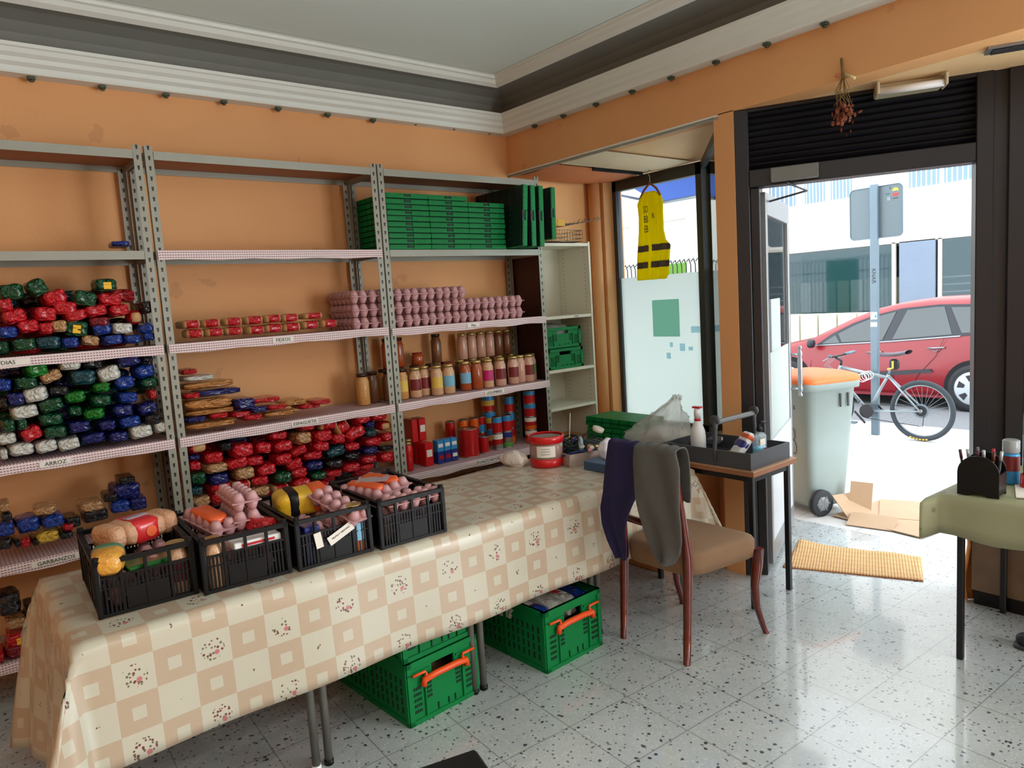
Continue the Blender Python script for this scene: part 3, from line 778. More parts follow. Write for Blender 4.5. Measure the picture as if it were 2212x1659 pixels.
M2="""1.037 1.043 0.101 0.073 E 0|1.123 0.968 0.097 0.059 R 0|1.020 0.989 0.065 0.029 N 0|1.016 0.945 0.065 0.050 R 0|1.121 0.912 0.108 0.047 T 0|1.023 0.872 0.087 0.066 G 0|1.126 0.850 0.097 0.059 N 0|1.132 0.801 0.105 0.044 R 0|1.012 0.807 0.072 0.051 D 0|1.138 0.747 0.113 0.060 R 0|1.024 0.748 0.095 0.051 T 0|1.269 0.985 0.110 0.072 R 0|1.238 0.917 0.116 0.056 R 10|1.334 0.910 0.096 0.049 R 0|1.267 0.854 0.102 0.061 T 0|1.249 0.790 0.102 0.047 C 0|1.244 0.744 0.102 0.040 C 0|1.348 0.733 0.105 0.051 T 0|1.354 0.791 0.097 0.049 R 0|1.397 0.847 0.106 0.066 R 8|1.390 0.976 0.089 0.066 R -10|1.498 0.965 0.109 0.063 R 5|1.479 1.029 0.108 0.050 R 0|1.495 0.889 0.093 0.063 R 0|1.484 0.785 0.101 0.067 G 0|1.465 0.725 0.092 0.042 C 0|1.589 0.923 0.095 0.047 R 20|1.623 0.991 0.092 0.066 T 0|1.652 1.063 0.097 0.064 R 0|1.560 0.847 0.095 0.059 R 15|1.580 0.791 0.095 0.059 R 0|1.588 0.729 0.104 0.060 R 0|1.679 0.876 0.116 0.047 R 0|1.724 0.921 0.099 0.060 R 0|1.744 0.983 0.109 0.065 R 0|1.792 1.046 0.115 0.065 C 0|1.874 1.015 0.089 0.075 C 25|1.839 0.950 0.084 0.057 R 0|1.813 0.878 0.120 0.057 D 12|1.682 0.815 0.107 0.056 N 0|1.806 0.804 0.111 0.057 K 0|1.698 0.750 0.099 0.052 G 0|1.800 0.744 0.102 0.040 R 0|1.715 0.693 0.099 0.043 R 0|1.956 0.966 0.135 0.076 R 20|2.004 1.053 0.097 0.067 R 10|2.124 1.047 0.111 0.053 R 0|2.169 0.977 0.087 0.064 E 0|1.924 0.888 0.096 0.049 R 0|1.912 0.761 0.105 0.049 R 0|1.928 0.826 0.101 0.049 K 0|2.054 0.950 0.079 0.050 D 0|2.059 1.004 0.059 0.041 N 0|2.078 0.890 0.110 0.050 R 0|2.043 0.841 0.094 0.041 N 0|2.038 0.787 0.099 0.044 R 0|2.023 0.739 0.089 0.036 R 0|2.161 0.838 0.097 0.033 K 0|2.155 0.779 0.092 0.065 R 0|2.172 0.907 0.082 0.055 R 0|1.258 1.069 0.117 0.056 D 0|1.379 1.069 0.073 0.049 K 0|1.178 1.086 0.091 0.047 K 0|1.186 1.021 0.061 0.048 K 0"""
LAMP_W = 9
YF, DP = 3.965, 0.165
a1 = pile(A1, YF, DP, 1.596, 'bag of pulses', 'upper-left shelf heap', 'bags heaped on the upper left shelf')
backfill(a1, YF+DP+0.005, 0.17, -0.33, 0.88, 1.596, 'GRDMK', 'bag mostly hidden behind the front layer on the upper-left shelf', 'hidden bags at the back of upper left shelf')
pile(A0, YF, DP, 2.07, 'bag', 'alone on bare shelf', None)
b1 = pile(B1, YF, DP, 1.111, 'bag of rice', 'left rice shelf', 'bags heaped on the rice shelf')
backfill(b1, YF+DP+0.005, 0.17, -0.33, 0.88, 1.111, 'GNDKB', 'bag mostly hidden behind the front layer on the rice shelf', 'hidden bags at the back of the rice shelf')
c1 = pile(C1, YF, DP, 0.651, 'pack', 'chickpea shelf, lower left', 'packs on the chickpea shelf')
d1 = pile(D1, YF, DP, 0.201, 'pack', 'bottom shelf, far left', 'packs on the bottom left shelf')
pile(F2, YF, 0.15, 1.596, 'noodle pack with clear ends', 'noodle shelf', 'red noodle packs')
s2 = pile(S2, YF, 0.2, 1.111, 'flat spaghetti pack', 'spaghetti shelf', 'flat spaghetti packs', relax=1.0)
m2 = pile(M2, YF, DP, 0.651, 'bag of pasta', 'middle bay heap', 'pasta bags heaped in the middle bay', name='pasta_bag')
backfill(m2, YF+DP+0.005, 0.17, 0.98, 2.19, 0.651, 'RMKRN', 'bag mostly hidden behind the front layer of the pasta heap', 'hidden bags at the back of the pasta heap')

# ---------------------------------------------------------------- egg cartons on the bread shelf
eggm = M('pink_grey_pulp', S(196, 148, 152), 0.5, coat=0.1, var=0.08)
def egg_carton_mesh(nx, ny, pitch, h, m_):
    mb = MB(); W, L = nx*pitch, ny*pitch
    mb.b6(-W/2-0.004, W/2+0.004, -L/2-0.004, L/2+0.004, h*0.5-0.002, h*0.5+0.002, m_)
    for i in range(nx):
        for j in range(ny):
            cx_, cy_ = -W/2+(i+.5)*pitch, -L/2+(j+.5)*pitch
            mb.lathe([(pitch*0.27, 0.0), (pitch*0.33, h*0.12), (pitch*0.55, h*0.48)], (cx_, cy_, 0), m_, 8)
            mb.lathe([(pitch*0.55, h*0.52), (pitch*0.36, h*0.84), (pitch*0.26, h*0.97), (pitch*0.1, h*0.98)], (cx_, cy_, 0), m_, 8)
    return mb
ecb = egg_carton_mesh(2, 6, 0.0575, 0.082, eggm)
k = 0; ec0 = None
for lev in range(3):
    n_ = (11, 11, 7)[lev]
    for i in range(n_):
        o = ecb.build('egg_carton') if ec0 is None else ec0.copy()
        if ec0 is None: ec0 = o
        else: col.objects.link(o)
        o.location = (2.06+i*0.1235, 4.145, 1.586+lev*0.083)
        tag(o, 'pink-grey plastic egg carton, %s from left in the %s layer of the stack' % (ORD[i], ('bottom', 'middle', 'top')[lev]), 'egg carton', 'egg cartons stacked on the bread shelf')

# ---------------------------------------------------------------- jars
glassj = M('jar_glass', S(230, 225, 210), 0.08, coat=0.4, alpha=0.35)
lidm = M('jar_lid_gold', S(196, 170, 110), 0.3, 0.7); lidd = M('jar_lid_dark', S(60, 44, 36), 0.35, 0.4); lidr = M('jar_lid_red', S(150, 30, 30), 0.35, 0.3)
def jar(x, y, z, h, r_, cont, lid, labc, label, group, labc2=None):
    w = 0
    j = MB(); j.lathe([(r_*0.86, 0), (r_*0.97, h*0.03), (r_*0.97, h*0.74), (r_*0.78, h*0.85), (r_*0.74, h*0.92)], (0, 0, 0), cont, 18)
    o = tag(j.build('food_jar', loc=(x, y, z)), label, 'jar', group)
    l = MB(); l.lathe([(r_*0.80, h*0.90), (r_*0.82, h*0.985), (r_*0.76, h)], (0, 0, 0), lid, 18); l.build('lid', o)
    if labc:
        q = MB(); rows = []
        for zz in (h*0.25, h*0.62):
            rows.append([(r_*0.985*math.cos(a), r_*0.985*math.sin(a), zz) for a in [R(-175+k*12) for k in range(11)]])
        q.grid(rows, labc); q.build('label_band', o)
    return o
chick = M('chickpeas', S(206, 150, 84), 0.25, coat=0.5, var=0.3, vscale=90, bump=0.5, bscale=90)
lent = M('lentils', S(120, 76, 50), 0.25, coat=0.5, var=0.25, vscale=120)
bean = M('white_beans', S(214, 170, 132), 0.25, coat=0.5, var=0.25, vscale=80, bump=0.5, bscale=80)
tomat = M('tomato_sauce', S(170, 78, 36), 0.2, coat=0.5, var=0.1)
pinkb = M('pale_beans', S(206, 160, 140), 0.25, coat=0.5, var=0.2, vscale=90)
mar = M('label_maroon', S(120, 30, 34), 0.5); mag = M('label_magenta', S(190, 30, 110), 0.5); lbl = M('label_lightblue', S(120, 180, 214), 0.5); ylw = M('label_yellow', S(226, 190, 80), 0.5); grnl = M('label_green', S(90, 150, 60), 0.5)
JZ = 1.112
jl = [(2.10, 4.12, chick, lidd, None, 'jar of chickpeas, leftmost, seen through the middle bay'), (2.20, 4.18, lent, lidd, None, 'jar of lentils, second from left, behind the shelf post'),
      (2.295, 4.13, lent, lidd, None, 'jar of lentils just right of the chickpea jar'), (2.385, 4.12, chick, lidd, ylw, 'jar with pale yellow label right of the shelf posts'),
      (2.475, 4.10, bean, lidm, mar, 'big jar of beans with dark label, third in front'), (2.565, 4.13, bean, lidm, mar, 'narrow-looking jar behind the big bean jar'),
      (2.62, 4.06, bean, lidm, ylw, 'jar with yellow and red label, front row'), (2.71, 4.05, bean, lidm, lbl, 'jar with light blue label, front row'),
      (2.80, 4.17, lent, lidr, grnl, 'dark jar with green label set back'), (2.87, 4.08, tomat, lidm, lbl, 'jar of orange sauce, left one of the pair'), (2.955, 4.06, tomat, lidm, None, 'plain jar of orange sauce, right one of the pair'),
      (3.045, 4.05, bean, lidm, mag, 'jar with magenta label, front row'), (3.10, 4.14, pinkb, lidm, None, 'plain jar of pale beans behind the magenta one'),
      (3.15, 4.04, pinkb, lidm, mar, 'pale bean jar with maroon print, right of magenta one'), (3.215, 4.13, pinkb, lidm, None, 'plain pale jar tucked behind front row'),
      (3.27, 4.04, pinkb, lidm, mar, 'pale bean jar with maroon print, middle of the right group'), (3.35, 4.06, pinkb, lidm, None, 'pale bean jar, fourth from the right end'),
      (3.42, 4.04, pinkb, lidm, mar, 'pale bean jar with maroon print near the right end'), (3.485, 4.09, pinkb, lidm, grnl, 'jar with green label at the right end of front row')]
for x_, y_, c_, l_, lb, t_ in jl:
    jar(x_, y_, JZ, 0.20, 0.043, c_, l_, lb, t_+' on the pulses shelf', 'glass jars on the pulses shelf')
for i, x_ in enumerate((2.33, 2.45, 2.57, 2.70, 2.83, 2.95, 3.07, 3.19, 3.31, 3.43)):
    jar(x_, 4.255, JZ, 0.20, 0.043, (chick, lent, bean, tomat)[i % 4], lidd if i < 5 else lidm, None, 'glass jar in the back row of the pulses shelf, %s from left' % ORD[i], 'back row of glass jars')
up_ = [(2.37, 0.20, tomat, lidd, 'slim amber jar standing on others, hidden partly by the post'), (2.455, 0.20, tomat, lidd, 'slim amber jar standing on others, right of the post'), (2.60, 0.085, tomat, lidr, 'short jar with red lid standing on other jars'),
       (2.76, 0.20, lent, lidd, 'tall dark brown jar standing alone on other jars')]
for x_, h_, c_, l_, t_ in up_: jar(x_, 4.255, JZ+0.201, h_, 0.038 if h_ > 0.1 else 0.045, c_, l_, None, t_, 'jars stacked on other jars')
for i in range(6):
    jar(2.985+i*0.083, 4.255, JZ+0.201, 0.185, 0.038, pinkb if i < 4 else lent, lidm, None, 'jar of pale beans in upper row against the wall, %s of six' % ORD[i], 'upper row of pale bean jars')

# ---------------------------------------------------------------- cans and cartons
skyb = M('can_blue', S(60, 150, 214), 0.3, 0.2); redc = M('can_red', S(190, 26, 30), 0.3, 0.2); orac = M('can_orange', S(232, 104, 30), 0.3, 0.2); silv = M('can_metal', S(180, 180, 176), 0.25, 0.9); navc = M('can_navy', S(40, 50, 130), 0.3)
def can(x, y, z, h, r_, bands, label, group='cans on the lowest visible shelf'):
    j = MB(); n_ = len(bands)
    j.lathe([(r_, 0), (r_*1.02, 0.003), (r_, 0.006)], (0, 0, 0), silv, 18)
    for i, bm_ in enumerate(bands):
        j.lathe([(r_*0.99, 0.006+(h-0.012)*i/n_), (r_*0.99, 0.006+(h-0.012)*(i+1)/n_)], (0, 0, 0), bm_, 18, cap=False)
    o = tag(j.build('food_can', loc=(x, y, z)), label, 'can', group)
    l = MB(); l.lathe([(r_, h-0.006), (r_*1.02, h-0.003), (r_*0.95, h), (r_*0.9, h-0.004)], (0, 0, 0), silv, 18); l.build('lid', o)
    return o
CZ = 0.641
def cbox(x, y, z, d, m_, label, cat='carton', name='food_carton', group=None, front=None):
    j = MB(); j.box((0, 0, d[2]/2), d, m_, bev=0.003); o = tag(j.build(name, loc=(x, y, z)), label, cat, group)
    if front:
        q = MB(); q.box((0, -d[1]/2-0.0015, d[2]*0.55), (d[0]*0.7, 0.002, d[2]*0.3), front); q.build('printed_panel', o)
    return o
jar(2.36, 4.07, CZ, 0.19, 0.032, redp, lidm, None, 'slim jar of red sauce at left end of the canned food shelf', 'red sauce jars')
jar(2.42, 4.17, CZ, 0.19, 0.034, redp, lidm, None, 'slim jar of red sauce behind the leftmost one', 'red sauce jars')
cbox(2.515, 4.10, CZ, (0.06, 0.09, 0.16), redp, 'red drink carton, left one of the lower row', group='red cartons', front=paper)
cbox(2.515, 4.22, CZ, (0.06, 0.09, 0.16), redp, 'red drink carton standing behind the lower left one', group='red cartons')
cbox(2.475, 4.20, CZ+0.161, (0.045, 0.1, 0.155), redp, 'red drink carton on top, left of the raised pair', group='red cartons')
cbox(2.535, 4.20, CZ+0.161, (0.055, 0.1, 0.155), redp, 'red drink carton on top, right of the raised pair', group='red cartons', front=paper)
for i in range(3):
    for lv in range(2):
        cbox(2.605+i*0.056, 4.08, CZ+lv*0.081, (0.052, 0.06, 0.08), skyb if lv else navc, 'small blue box, %s of three, %s tier of the little block' % (ORD[i], ('lower', 'upper')[lv]), group='block of small blue boxes', front=paper if i == 2 or lv else redc)
can(2.87, 4.09, CZ, 0.20, 0.07, [redc, redc, redc], 'wide red tin between blue boxes and orange cans')
cn = [(2.82, 4.24, 2, [redc], 'dark red can pair left of the orange cans'), (2.92, 4.22, 2, [orac], 'orange can stack, left one'), (3.01, 4.21, 2, [redc, orac, orac], 'orange can stack, right one'), (3.00, 4.09, 1, [redc], 'single red can in front of orange ones'),
      (3.09, 4.23, 2, [skyb, redc], 'stack with light blue base behind tall ones')]
for x_, y_, n_, bs, t_ in cn:
    for lv in range(n_): can(x_, y_, CZ+lv*0.121, 0.12, 0.036, bs if lv else [redc], t_+(', upper can' if lv else ', bottom can') if n_ > 1 else t_)
for i, x_ in enumerate((3.135, 3.225)):
    for lv in range(2): can(x_, 4.10, CZ+lv*0.121, 0.12, 0.038, [redc, redc, skyb] if lv else ([silv, redc, paper] if i == 0 else [grnl, silv, navc]), 'tomato can with blue top, %s front stack, %s can' % (('left', 'right')[i], ('bottom', 'top')[lv]))
for lv in range(4): can(3.44, 4.08, CZ+lv*0.1, 0.099, 0.046, [orac, redc, paper] if lv < 2 else [redc, redc, skyb], 'big round tin in the tall stack at the right end, %s from bottom' % ORD[lv])
for lv in range(3): can(3.33, 4.19, CZ+lv*0.121, 0.12, 0.038, [orac, redc] if lv == 0 else [redc, skyb], 'can in the stack behind and left of the tall one, %s from bottom' % ORD[lv])
for lv in range(3): can(3.185, 4.26, CZ+lv*0.131, 0.13, 0.05, [redc, ylw, skyb], 'blue-topped tin against the wall, %s from bottom' % ORD[lv])
# below that shelf: stacked toilet-roll like packs and yellow packs
for i in range(4):
    j = MB(); j.box((0, 0, 0.15), (0.085, 0.1, 0.3), white, bev=0.01)
    o = tag(j.build('milk_carton', loc=(3.01+i*0.092, 4.15, 0.201)), 'white and blue milk carton under the lowest papered shelf, %s from left' % ORD[i], 'carton', 'milk cartons under the shelf')
    q = MB(); q.box((0, -0.052, 0.22), (0.03, 0.004, 0.09), navc); q.build('printed_panel', o)
for i in range(3):
    o = bpy.data.objects.new('food_pack', pack_mesh('O', i, 0.2)); col.objects.link(o); o.location = (2.40+i*0.1, 4.12, 0.33); o.scale = (0.095, 0.2, 0.25)
    tag(o, 'yellow-orange pack under the lowest papered shelf, %s of three' % ORD[i], 'pack', 'yellow packs below the cans')
for i in range(2):
    o = bpy.data.objects.new('food_pack', pack_mesh('T', i, 0.2)); col.objects.link(o); o.location = (2.83+i*0.08, 4.14, 0.34); o.scale = (0.075, 0.2, 0.27)
    tag(o, 'brown paper pack beside the milk cartons, %s one' % ('left', 'right')[i], 'pack', 'brown packs beside milk cartons')

# ---------------------------------------------------------------- folded green crates
green_shaded = M('shaded_green_plastic', S(3, 30, 24), 0.45)  # near-black green that paints shade onto the faces of the standing crates
def folded_crate_mesh(w, d, h, face=None):
    mb = MB()
    mb.b6(-w/2+0.006, w/2-0.006, -d/2+0.008, d/2-0.008, 0.002, h-0.004, greend)
    for sy in (-1, 1):
        for (xa, xb) in ((-w/2, -w*0.08), (w*0.08, w/2)):
            mb.b6(xa+0.002, xb, sy*d/2-0.006 if sy > 0 else -d/2, sy*d/2 if sy > 0 else -d/2+0.006, 0.003, h-0.005, greenp)
            n_ = 5
            for k in range(n_):
                xx = xa+(xb-xa)*(k+0.5)/n_
                mb.b6(xx-0.008, xx+0.008, -d/2-0.002 if sy < 0 else d/2, -d/2 if sy < 0 else d/2+0.002, h*0.62, h*0.78, greenp)
        mb.b6(-w*0.08, w*0.08, sy*d/2-0.004 if sy > 0 else -d/2, sy*d/2 if sy > 0 else -d/2+0.004, 0.003, h*0.35, greenp)
        mb.b6(-w*0.05, w*0.05, sy*d/2-0.002 if sy > 0 else -d/2+0.004, sy*d/2 if sy > 0 else -d/2+0.006, h*0.35, h*0.9, greenslot)
    for sx in (-1, 1):
        for k in range(6):
            yy = -d/2+(k+0.5)*d/6
            mb.b6(sx*w/2-(0.006 if sx > 0 else 0), sx*w/2+(0.006 if sx < 0 else 0), yy-d/14, yy+d/14, 0.003, h-0.006, greenp)
    mb.b6(-w/2+0.003, w/2-0.003, -d/2+0.003, d/2-0.003, h-0.007, h-0.003, face or greenp)
    if face:
        for k in range(8): mb.box((-w*0.36+k*w*0.1, -d*0.25, h-0.002), (w*0.03, 0.012, 0.003), greend)
        for k in range(7): mb.b6(-w/2+0.01, w/2-0.01, -d/2+0.02+k*d*0.15, -d/2+0.028+k*d*0.15, h-0.003, h, face)
    return mb
fcA = folded_crate_mesh(0.308, 0.385, 0.035); fcE = folded_crate_mesh(0.305, 0.55, 0.0345, green_shaded); f0 = None
for ci, (x_, n_) in enumerate(((2.433, 10), (2.744, 10), (3.054, 9))):
    for i in range(n_):
        o = fcA.build('folded_crate') if f0 is None else f0.copy()
        if f0 is None: f0 = o
        else: col.objects.link(o)
        o.location = (x_+rnd.uniform(-.003, .003), 4.146+rnd.uniform(-.003, .003), 2.071+i*0.0352)
        tag(o, 'folded green crate, %s from the bottom of the %s stack on the right shelving unit' % (ORD[i], ('left', 'middle', 'right')[ci]), 'crate', 'folded green crates on the top shelf')
lc0 = None
for i in range(4):
    o = fcE.build('folded_crate') if lc0 is None else lc0.copy()
    if lc0 is None: lc0 = o
    else: col.objects.link(o)
    out_ = i == 3          # the last one stands outside the steel unit, on the bookcase
    o.location = (3.615 if out_ else 3.285+i*0.075, 4.06 if not out_ else 4.13, 0); o.rotation_euler = (0, R(-90+(5 if i == 0 else 2)), 0)
    o.scale = (1.36 if not out_ else 1.2, 0.98, 1.5); o.location.z = (2.133 if out_ else 2.074)+0.305*o.scale[0]/2+0.002
    tag(o, 'folded green crate standing on edge, shade-coloured side, %s from left on the right shelving unit' % ORD[i], 'crate', 'crates standing on edge')
fcB = folded_crate_mesh(0.30, 0.52, 0.037); f1_ = None
for i in range(5):
    o = fcB.build('folded_crate') if f1_ is None else f1_.copy()
    if f1_ is None: f1_ = o
    else: col.objects.link(o)
    o.location = (4.04+(0.0 if i < 4 else -0.01), 3.68+rnd.uniform(-.01, .01), 0.601+i*0.038)
    tag(o, 'folded green crate in the low stack below the shop window, %s from bottom' % ORD[i], 'crate', 'folded crates below the shop window')

# ---------------------------------------------------------------- bookcase
BXA, BXB, BY0, BY1 = 3.555, 4.075, 3.99, 4.35
bk = thing('bookcase', 'tall cream bookcase with brown left side beside the steel shelving', 'bookcase', ((BXA+BXB)/2, BY0, 0))
w_ = BXB-BXA; mrn = M('dark_maroon_laminate', S(58, 24, 22), 0.5)
m = MB(); m.b6(w_/2-0.018, w_/2, 0, BY1-BY0, 0, 2.13, offwhite); m.build('side_panel', bk)
m = MB(); m.b6(-w_/2, -w_/2+0.006, 0, BY1-BY0, 0, 2.13, mrn); m.b6(-w_/2+0.006, -w_/2+0.018, 0, BY1-BY0, 0, 2.13, offwhite); m.build('side_panel', bk)['label'] = 'brown outer side panel'
m = MB(); m.b6(-w_/2+0.018, w_/2-0.018, BY1-BY0-0.008, BY1-BY0, 0.06, 2.13, offwhite)
m.build('back_panel', bk)
m = MB()
for sx in (-1, 1):
    for k in range(60):
        for yy in (0.05, 0.29):
            m.box((sx*(w_/2-0.0185), yy, 0.2+k*0.032), (0.001, 0.006, 0.006), dkgrey)
m.build('peg_holes', bk)
for zz in (0.08, 0.45, 0.88, 1.17, 1.575, 2.12):
    m = MB(); m.b6(-w_/2+0.018, w_/2-0.018, 0.002, BY1-BY0-0.008, zz-0.022, zz, offwhite); s_ = m.build('shelf', bk)
    if zz == 1.575:
        q = MB(); q.b6(0.04, 0.12, 0.0, 0.0015, zz-0.017, zz-0.005, paper); q.build('shelf_label', s_); text('lettering', 'PAPELES', 0.012, ink, s_, (0.08, -0.001, zz-0.011), FRONT)
# green open crates on the bookcase shelf
def open_crate(name, w, d, h, m_, label, loc, rot=0, group=None, handle=False, slotm=greenslot):
    t_ = thing(name, label, 'crate', loc, (0, 0, rot), group)
    b_ = MB(); th = 0.012
    b_.b6(-w/2, w/2, -d/2, d/2, 0, 0.012, m_)
    hz0, hz1, hw = h*0.68, h*0.86, w*0.16
    for sy in (-1, 1):   # ends with hand hole
        ya, yb = (-d/2, -d/2+th) if sy < 0 else (d/2-th, d/2)
        b_.b6(-w/2, w/2, ya, yb, 0.012, hz0, m_); b_.b6(-w/2, w/2, ya, yb, hz1, h, m_)
        b_.b6(-w/2, -hw, ya, yb, hz0, hz1, m_); b_.b6(hw, w/2, ya, yb, hz0, hz1, m_)
        yo = -d/2-0.006 if sy < 0 else d/2+0.006
        for (xa, xb, za, zb) in ((-w/2, w/2, h-0.022, h), (-w/2, w/2, 0, 0.02), (-w/2, -w/2+0.022, 0, h), (w/2-0.022, w/2, 0, h), (-w/2, w/2, h*0.80, h*0.83)):
            if (zb == h*0.83): b_.b6(xa, -hw-0.01, min(yo, ya), max(yo, yb), za, zb, m_); b_.b6(hw+0.01, xb, min(yo, ya), max(yo, yb), za, zb, m_)
            else: b_.b6(xa, xb, min(yo, ya), max(yo, yb), za, zb, m_)
        ys = yo+(-0.0005 if sy < 0 else 0.0005) if False else (ya-0.0012 if sy < 0 else yb+0.0012)
        for sx in (-1, 1):
            b_.box((sx*w*0.27, ys+(-.003 if sy < 0 else .003), h*0.38), (0.006, 0.008, h*0.6), m_)
            for k in range(5):
                for j in range(5):
                    b_.box((sx*w*(0.33+0.026*k), ys, h*(0.2+0.09*j)), (w*0.014, 0.003, h*0.045), slotm)
            for k in range(3):
                for j in range(5):
                    b_.box((sx*w*(0.235-0.026*k), ys, h*(0.36+0.07*j)), (w*0.014, 0.003, h*0.04), slotm)
        for xx in (-w*0.1, 0.05*w, w*0.2-0.02): b_.box((xx, ys, h*0.14), (0.005, 0.006, h*0.1), slotm)
    for sx in (-1, 1):
        xa, xb = (-w/2, -w/2+th) if sx < 0 else (w/2-th, w/2)
        b_.b6(xa, xb, -d/2, d/2, 0.012, h, m_)
        xo = xa-0.006 if sx < 0 else xb+0.006
        for (y0_, y1_, za, zb) in ((-d/2, d/2, h-0.022, h), (-d/2, d/2, 0, 0.02), (-d/2, -d/2+0.02, 0, h), (d/2-0.02, d/2, 0, h), (-0.01, 0.01, 0, h)):
            b_.b6(min(xa, xo), max(xb, xo), y0_, y1_, za, zb, m_)
        for k in range(14):
            for j in range(4):
                b_.box((xa-0.001 if sx < 0 else xb+0.001, -d*0.42+k*d*0.0646, h*(0.22+0.15*j)), (0.003, d*0.016, h*0.1), slotm)
    b_.build('body', t_)
    if handle:
        g_ = MB(); yy = -d/2-0.012
        pts = [(-w*0.44, yy, h*0.80), (-w*0.27, yy, h*0.80), (-w*0.26, yy-0.004, h*0.76), (-w*0.31, yy-0.006, h*0.66)]
        for sx in (-1, 1):
            g_.tube([(-sx*p_[0], p_[1], p_[2]) for p_ in pts], 0.006, orangep)
        g_.tube([(-w*0.31, yy-0.006, h*0.60), (-w*0.30, yy-0.008, h*0.69), (-w*0.15, yy-0.01, h*0.715), (w*0.15, yy-0.01, h*0.715), (w*0.30, yy-0.008, h*0.69), (w*0.31, yy-0.006, h*0.60)], 0.014, orangep)
        g_.build('handle', t_)['label'] = 'orange swing handle'
    return t_
open_crate('plastic_crate', 0.37, 0.3, 0.155, greenp, 'green slotted crate in the bookcase, the lower one, with clear bag', (3.78, 4.17, 1.171))
open_crate('plastic_crate', 0.37, 0.3, 0.155, greenp, 'green slotted crate in the bookcase, the upper one', (3.765, 4.17, 1.333))
m = MB(); m.blob((0, 0, 0), (0.3, 0.24, 0.16), clearbag, p=2.4, noise=0.07, seed=4); tag(m.build('plastic_bag', loc=(3.77, 4.17, 1.44)), 'clear crumpled plastic bag in the upper bookcase crate', 'bag')
# wire baskets and hooks on top of the bookcase
wire = M('wire', S(120, 112, 96), 0.4, 0.6); gold = M('yellow_card', S(226, 170, 70), 0.6)
t_ = thing('wire_basket', 'pile of grey wire baskets on top of the cream bookcase', 'basket', (3.87, 4.14, 2.131))
m = MB()
for zz in (0.005, 0.03, 0.06, 0.09):
    m.tube([(-0.16, -0.12, zz), (0.16, -0.12, zz), (0.16, 0.12, zz), (-0.16, 0.12, zz)], 0.003, wire, 6, closed=True)
for k in range(13):
    xx = -0.16+k*0.0267
    m.tube([(xx, -0.12, 0.09), (xx, -0.12, 0.005), (xx, 0.12, 0.005), (xx, 0.12, 0.09)], 0.0018, wire, 5)
for k in range(8):
    yy = -0.12+k*0.034
    m.tube([(-0.16, yy, 0.09), (-0.16, yy, 0.005), (0.16, yy, 0.005), (0.16, yy, 0.09)], 0.0018, wire, 5)
m.build('wire_grid', t_)
t_ = thing('display_hook_rack', 'bundle of long display hooks with cards on the wire baskets', 'hook rack', (3.87, 4.10, 2.235))
m = MB()
for k in range(5):
    m.tube([(-0.12+k*0.02, 0.0+0.012*k, 0.012*k), (0.42-0.03*k, 0.03*k-0.02, 0.085-0.006*k), (0.44-0.03*k, 0.03*k-0.02, 0.10)], 0.003, wire, 6)
for k in range(8): m.tube([(0.08+k*0.045, -0.02, 0.03+k*0.006), (0.09+k*0.045, -0.02, 0.055+k*0.007), (0.10+k*0.045, -0.02, 0.035+k*0.007)], 0.002, wire, 5)
m.build('hooks', t_)
m = MB(); m.box((-0.09, -0.03, 0.05), (0.075, 0.003, 0.05), gold); m.box((-0.01, -0.03, 0.048), (0.075, 0.003, 0.05), gold); m.build('cards', t_)
t_ = thing('hanging_display_strip', 'strip of wall hooks and yellow cards on the orange wall beside bookcase', 'display strip', (4.20, 4.30, 1.5))
m = MB()
for k in range(7): m.tube([(0, 0.05, 0.62-k*0.16), (0, -0.07, 0.62-k*0.16), (0, -0.085, 0.64-k*0.16)], 0.003, wire, 5)
m.b6(-0.006, 0.006, 0.045, 0.055, -0.45, 0.66, wire); m.build('hooks', t_)
m = MB()
for k, c_ in ((0, 0.55), (1, 0.37)): m.box((0.0, -0.075, c_), (0.085, 0.003, 0.075), gold)
m.build('cards', t_)

# ================================================================ LONG ROW OF TABLES WITH CLOTH
TY0, TY1, TZ = 2.44, 3.25, 0.755
edges = [0.235, 0.965, 1.705, 2.445, 3.16]
tn_ = ['leftmost', 'second from left', 'third from left', 'rightmost']
for i in range(4):
    xa, xb = edges[i]+0.003, edges[i+1]-0.003
    t_ = thing('folding_table', 'table with grey tube legs under the checked cloth, %s of four' % tn_[i], 'table', ((xa+xb)/2, (TY0+TY1)/2, 0), group='tables in a row under the checked cloth')
    w2, d2 = (xb-xa)/2, (TY1-TY0)/2
    m = MB(); m.b6(-w2, w2, -d2+0.012, d2-0.012, TZ-0.028, TZ, woodtop); m.build('tabletop', t_)
    for sx in (-1, 1):
        for sy in (-1, 1):
            m = MB(); m.cyl((sx*(w2-0.022), sy*(d2-0.045), 0), (sx*(w2-0.022), sy*(d2-0.045), TZ-0.03), 0.0155, tube_m, seg=12)
            m.cyl((sx*(w2-0.022), sy*(d2-0.045), 0), (sx*(w2-0.022), sy*(d2-0.045), 0.02), 0.018, black if i else white); m.build('leg', t_)
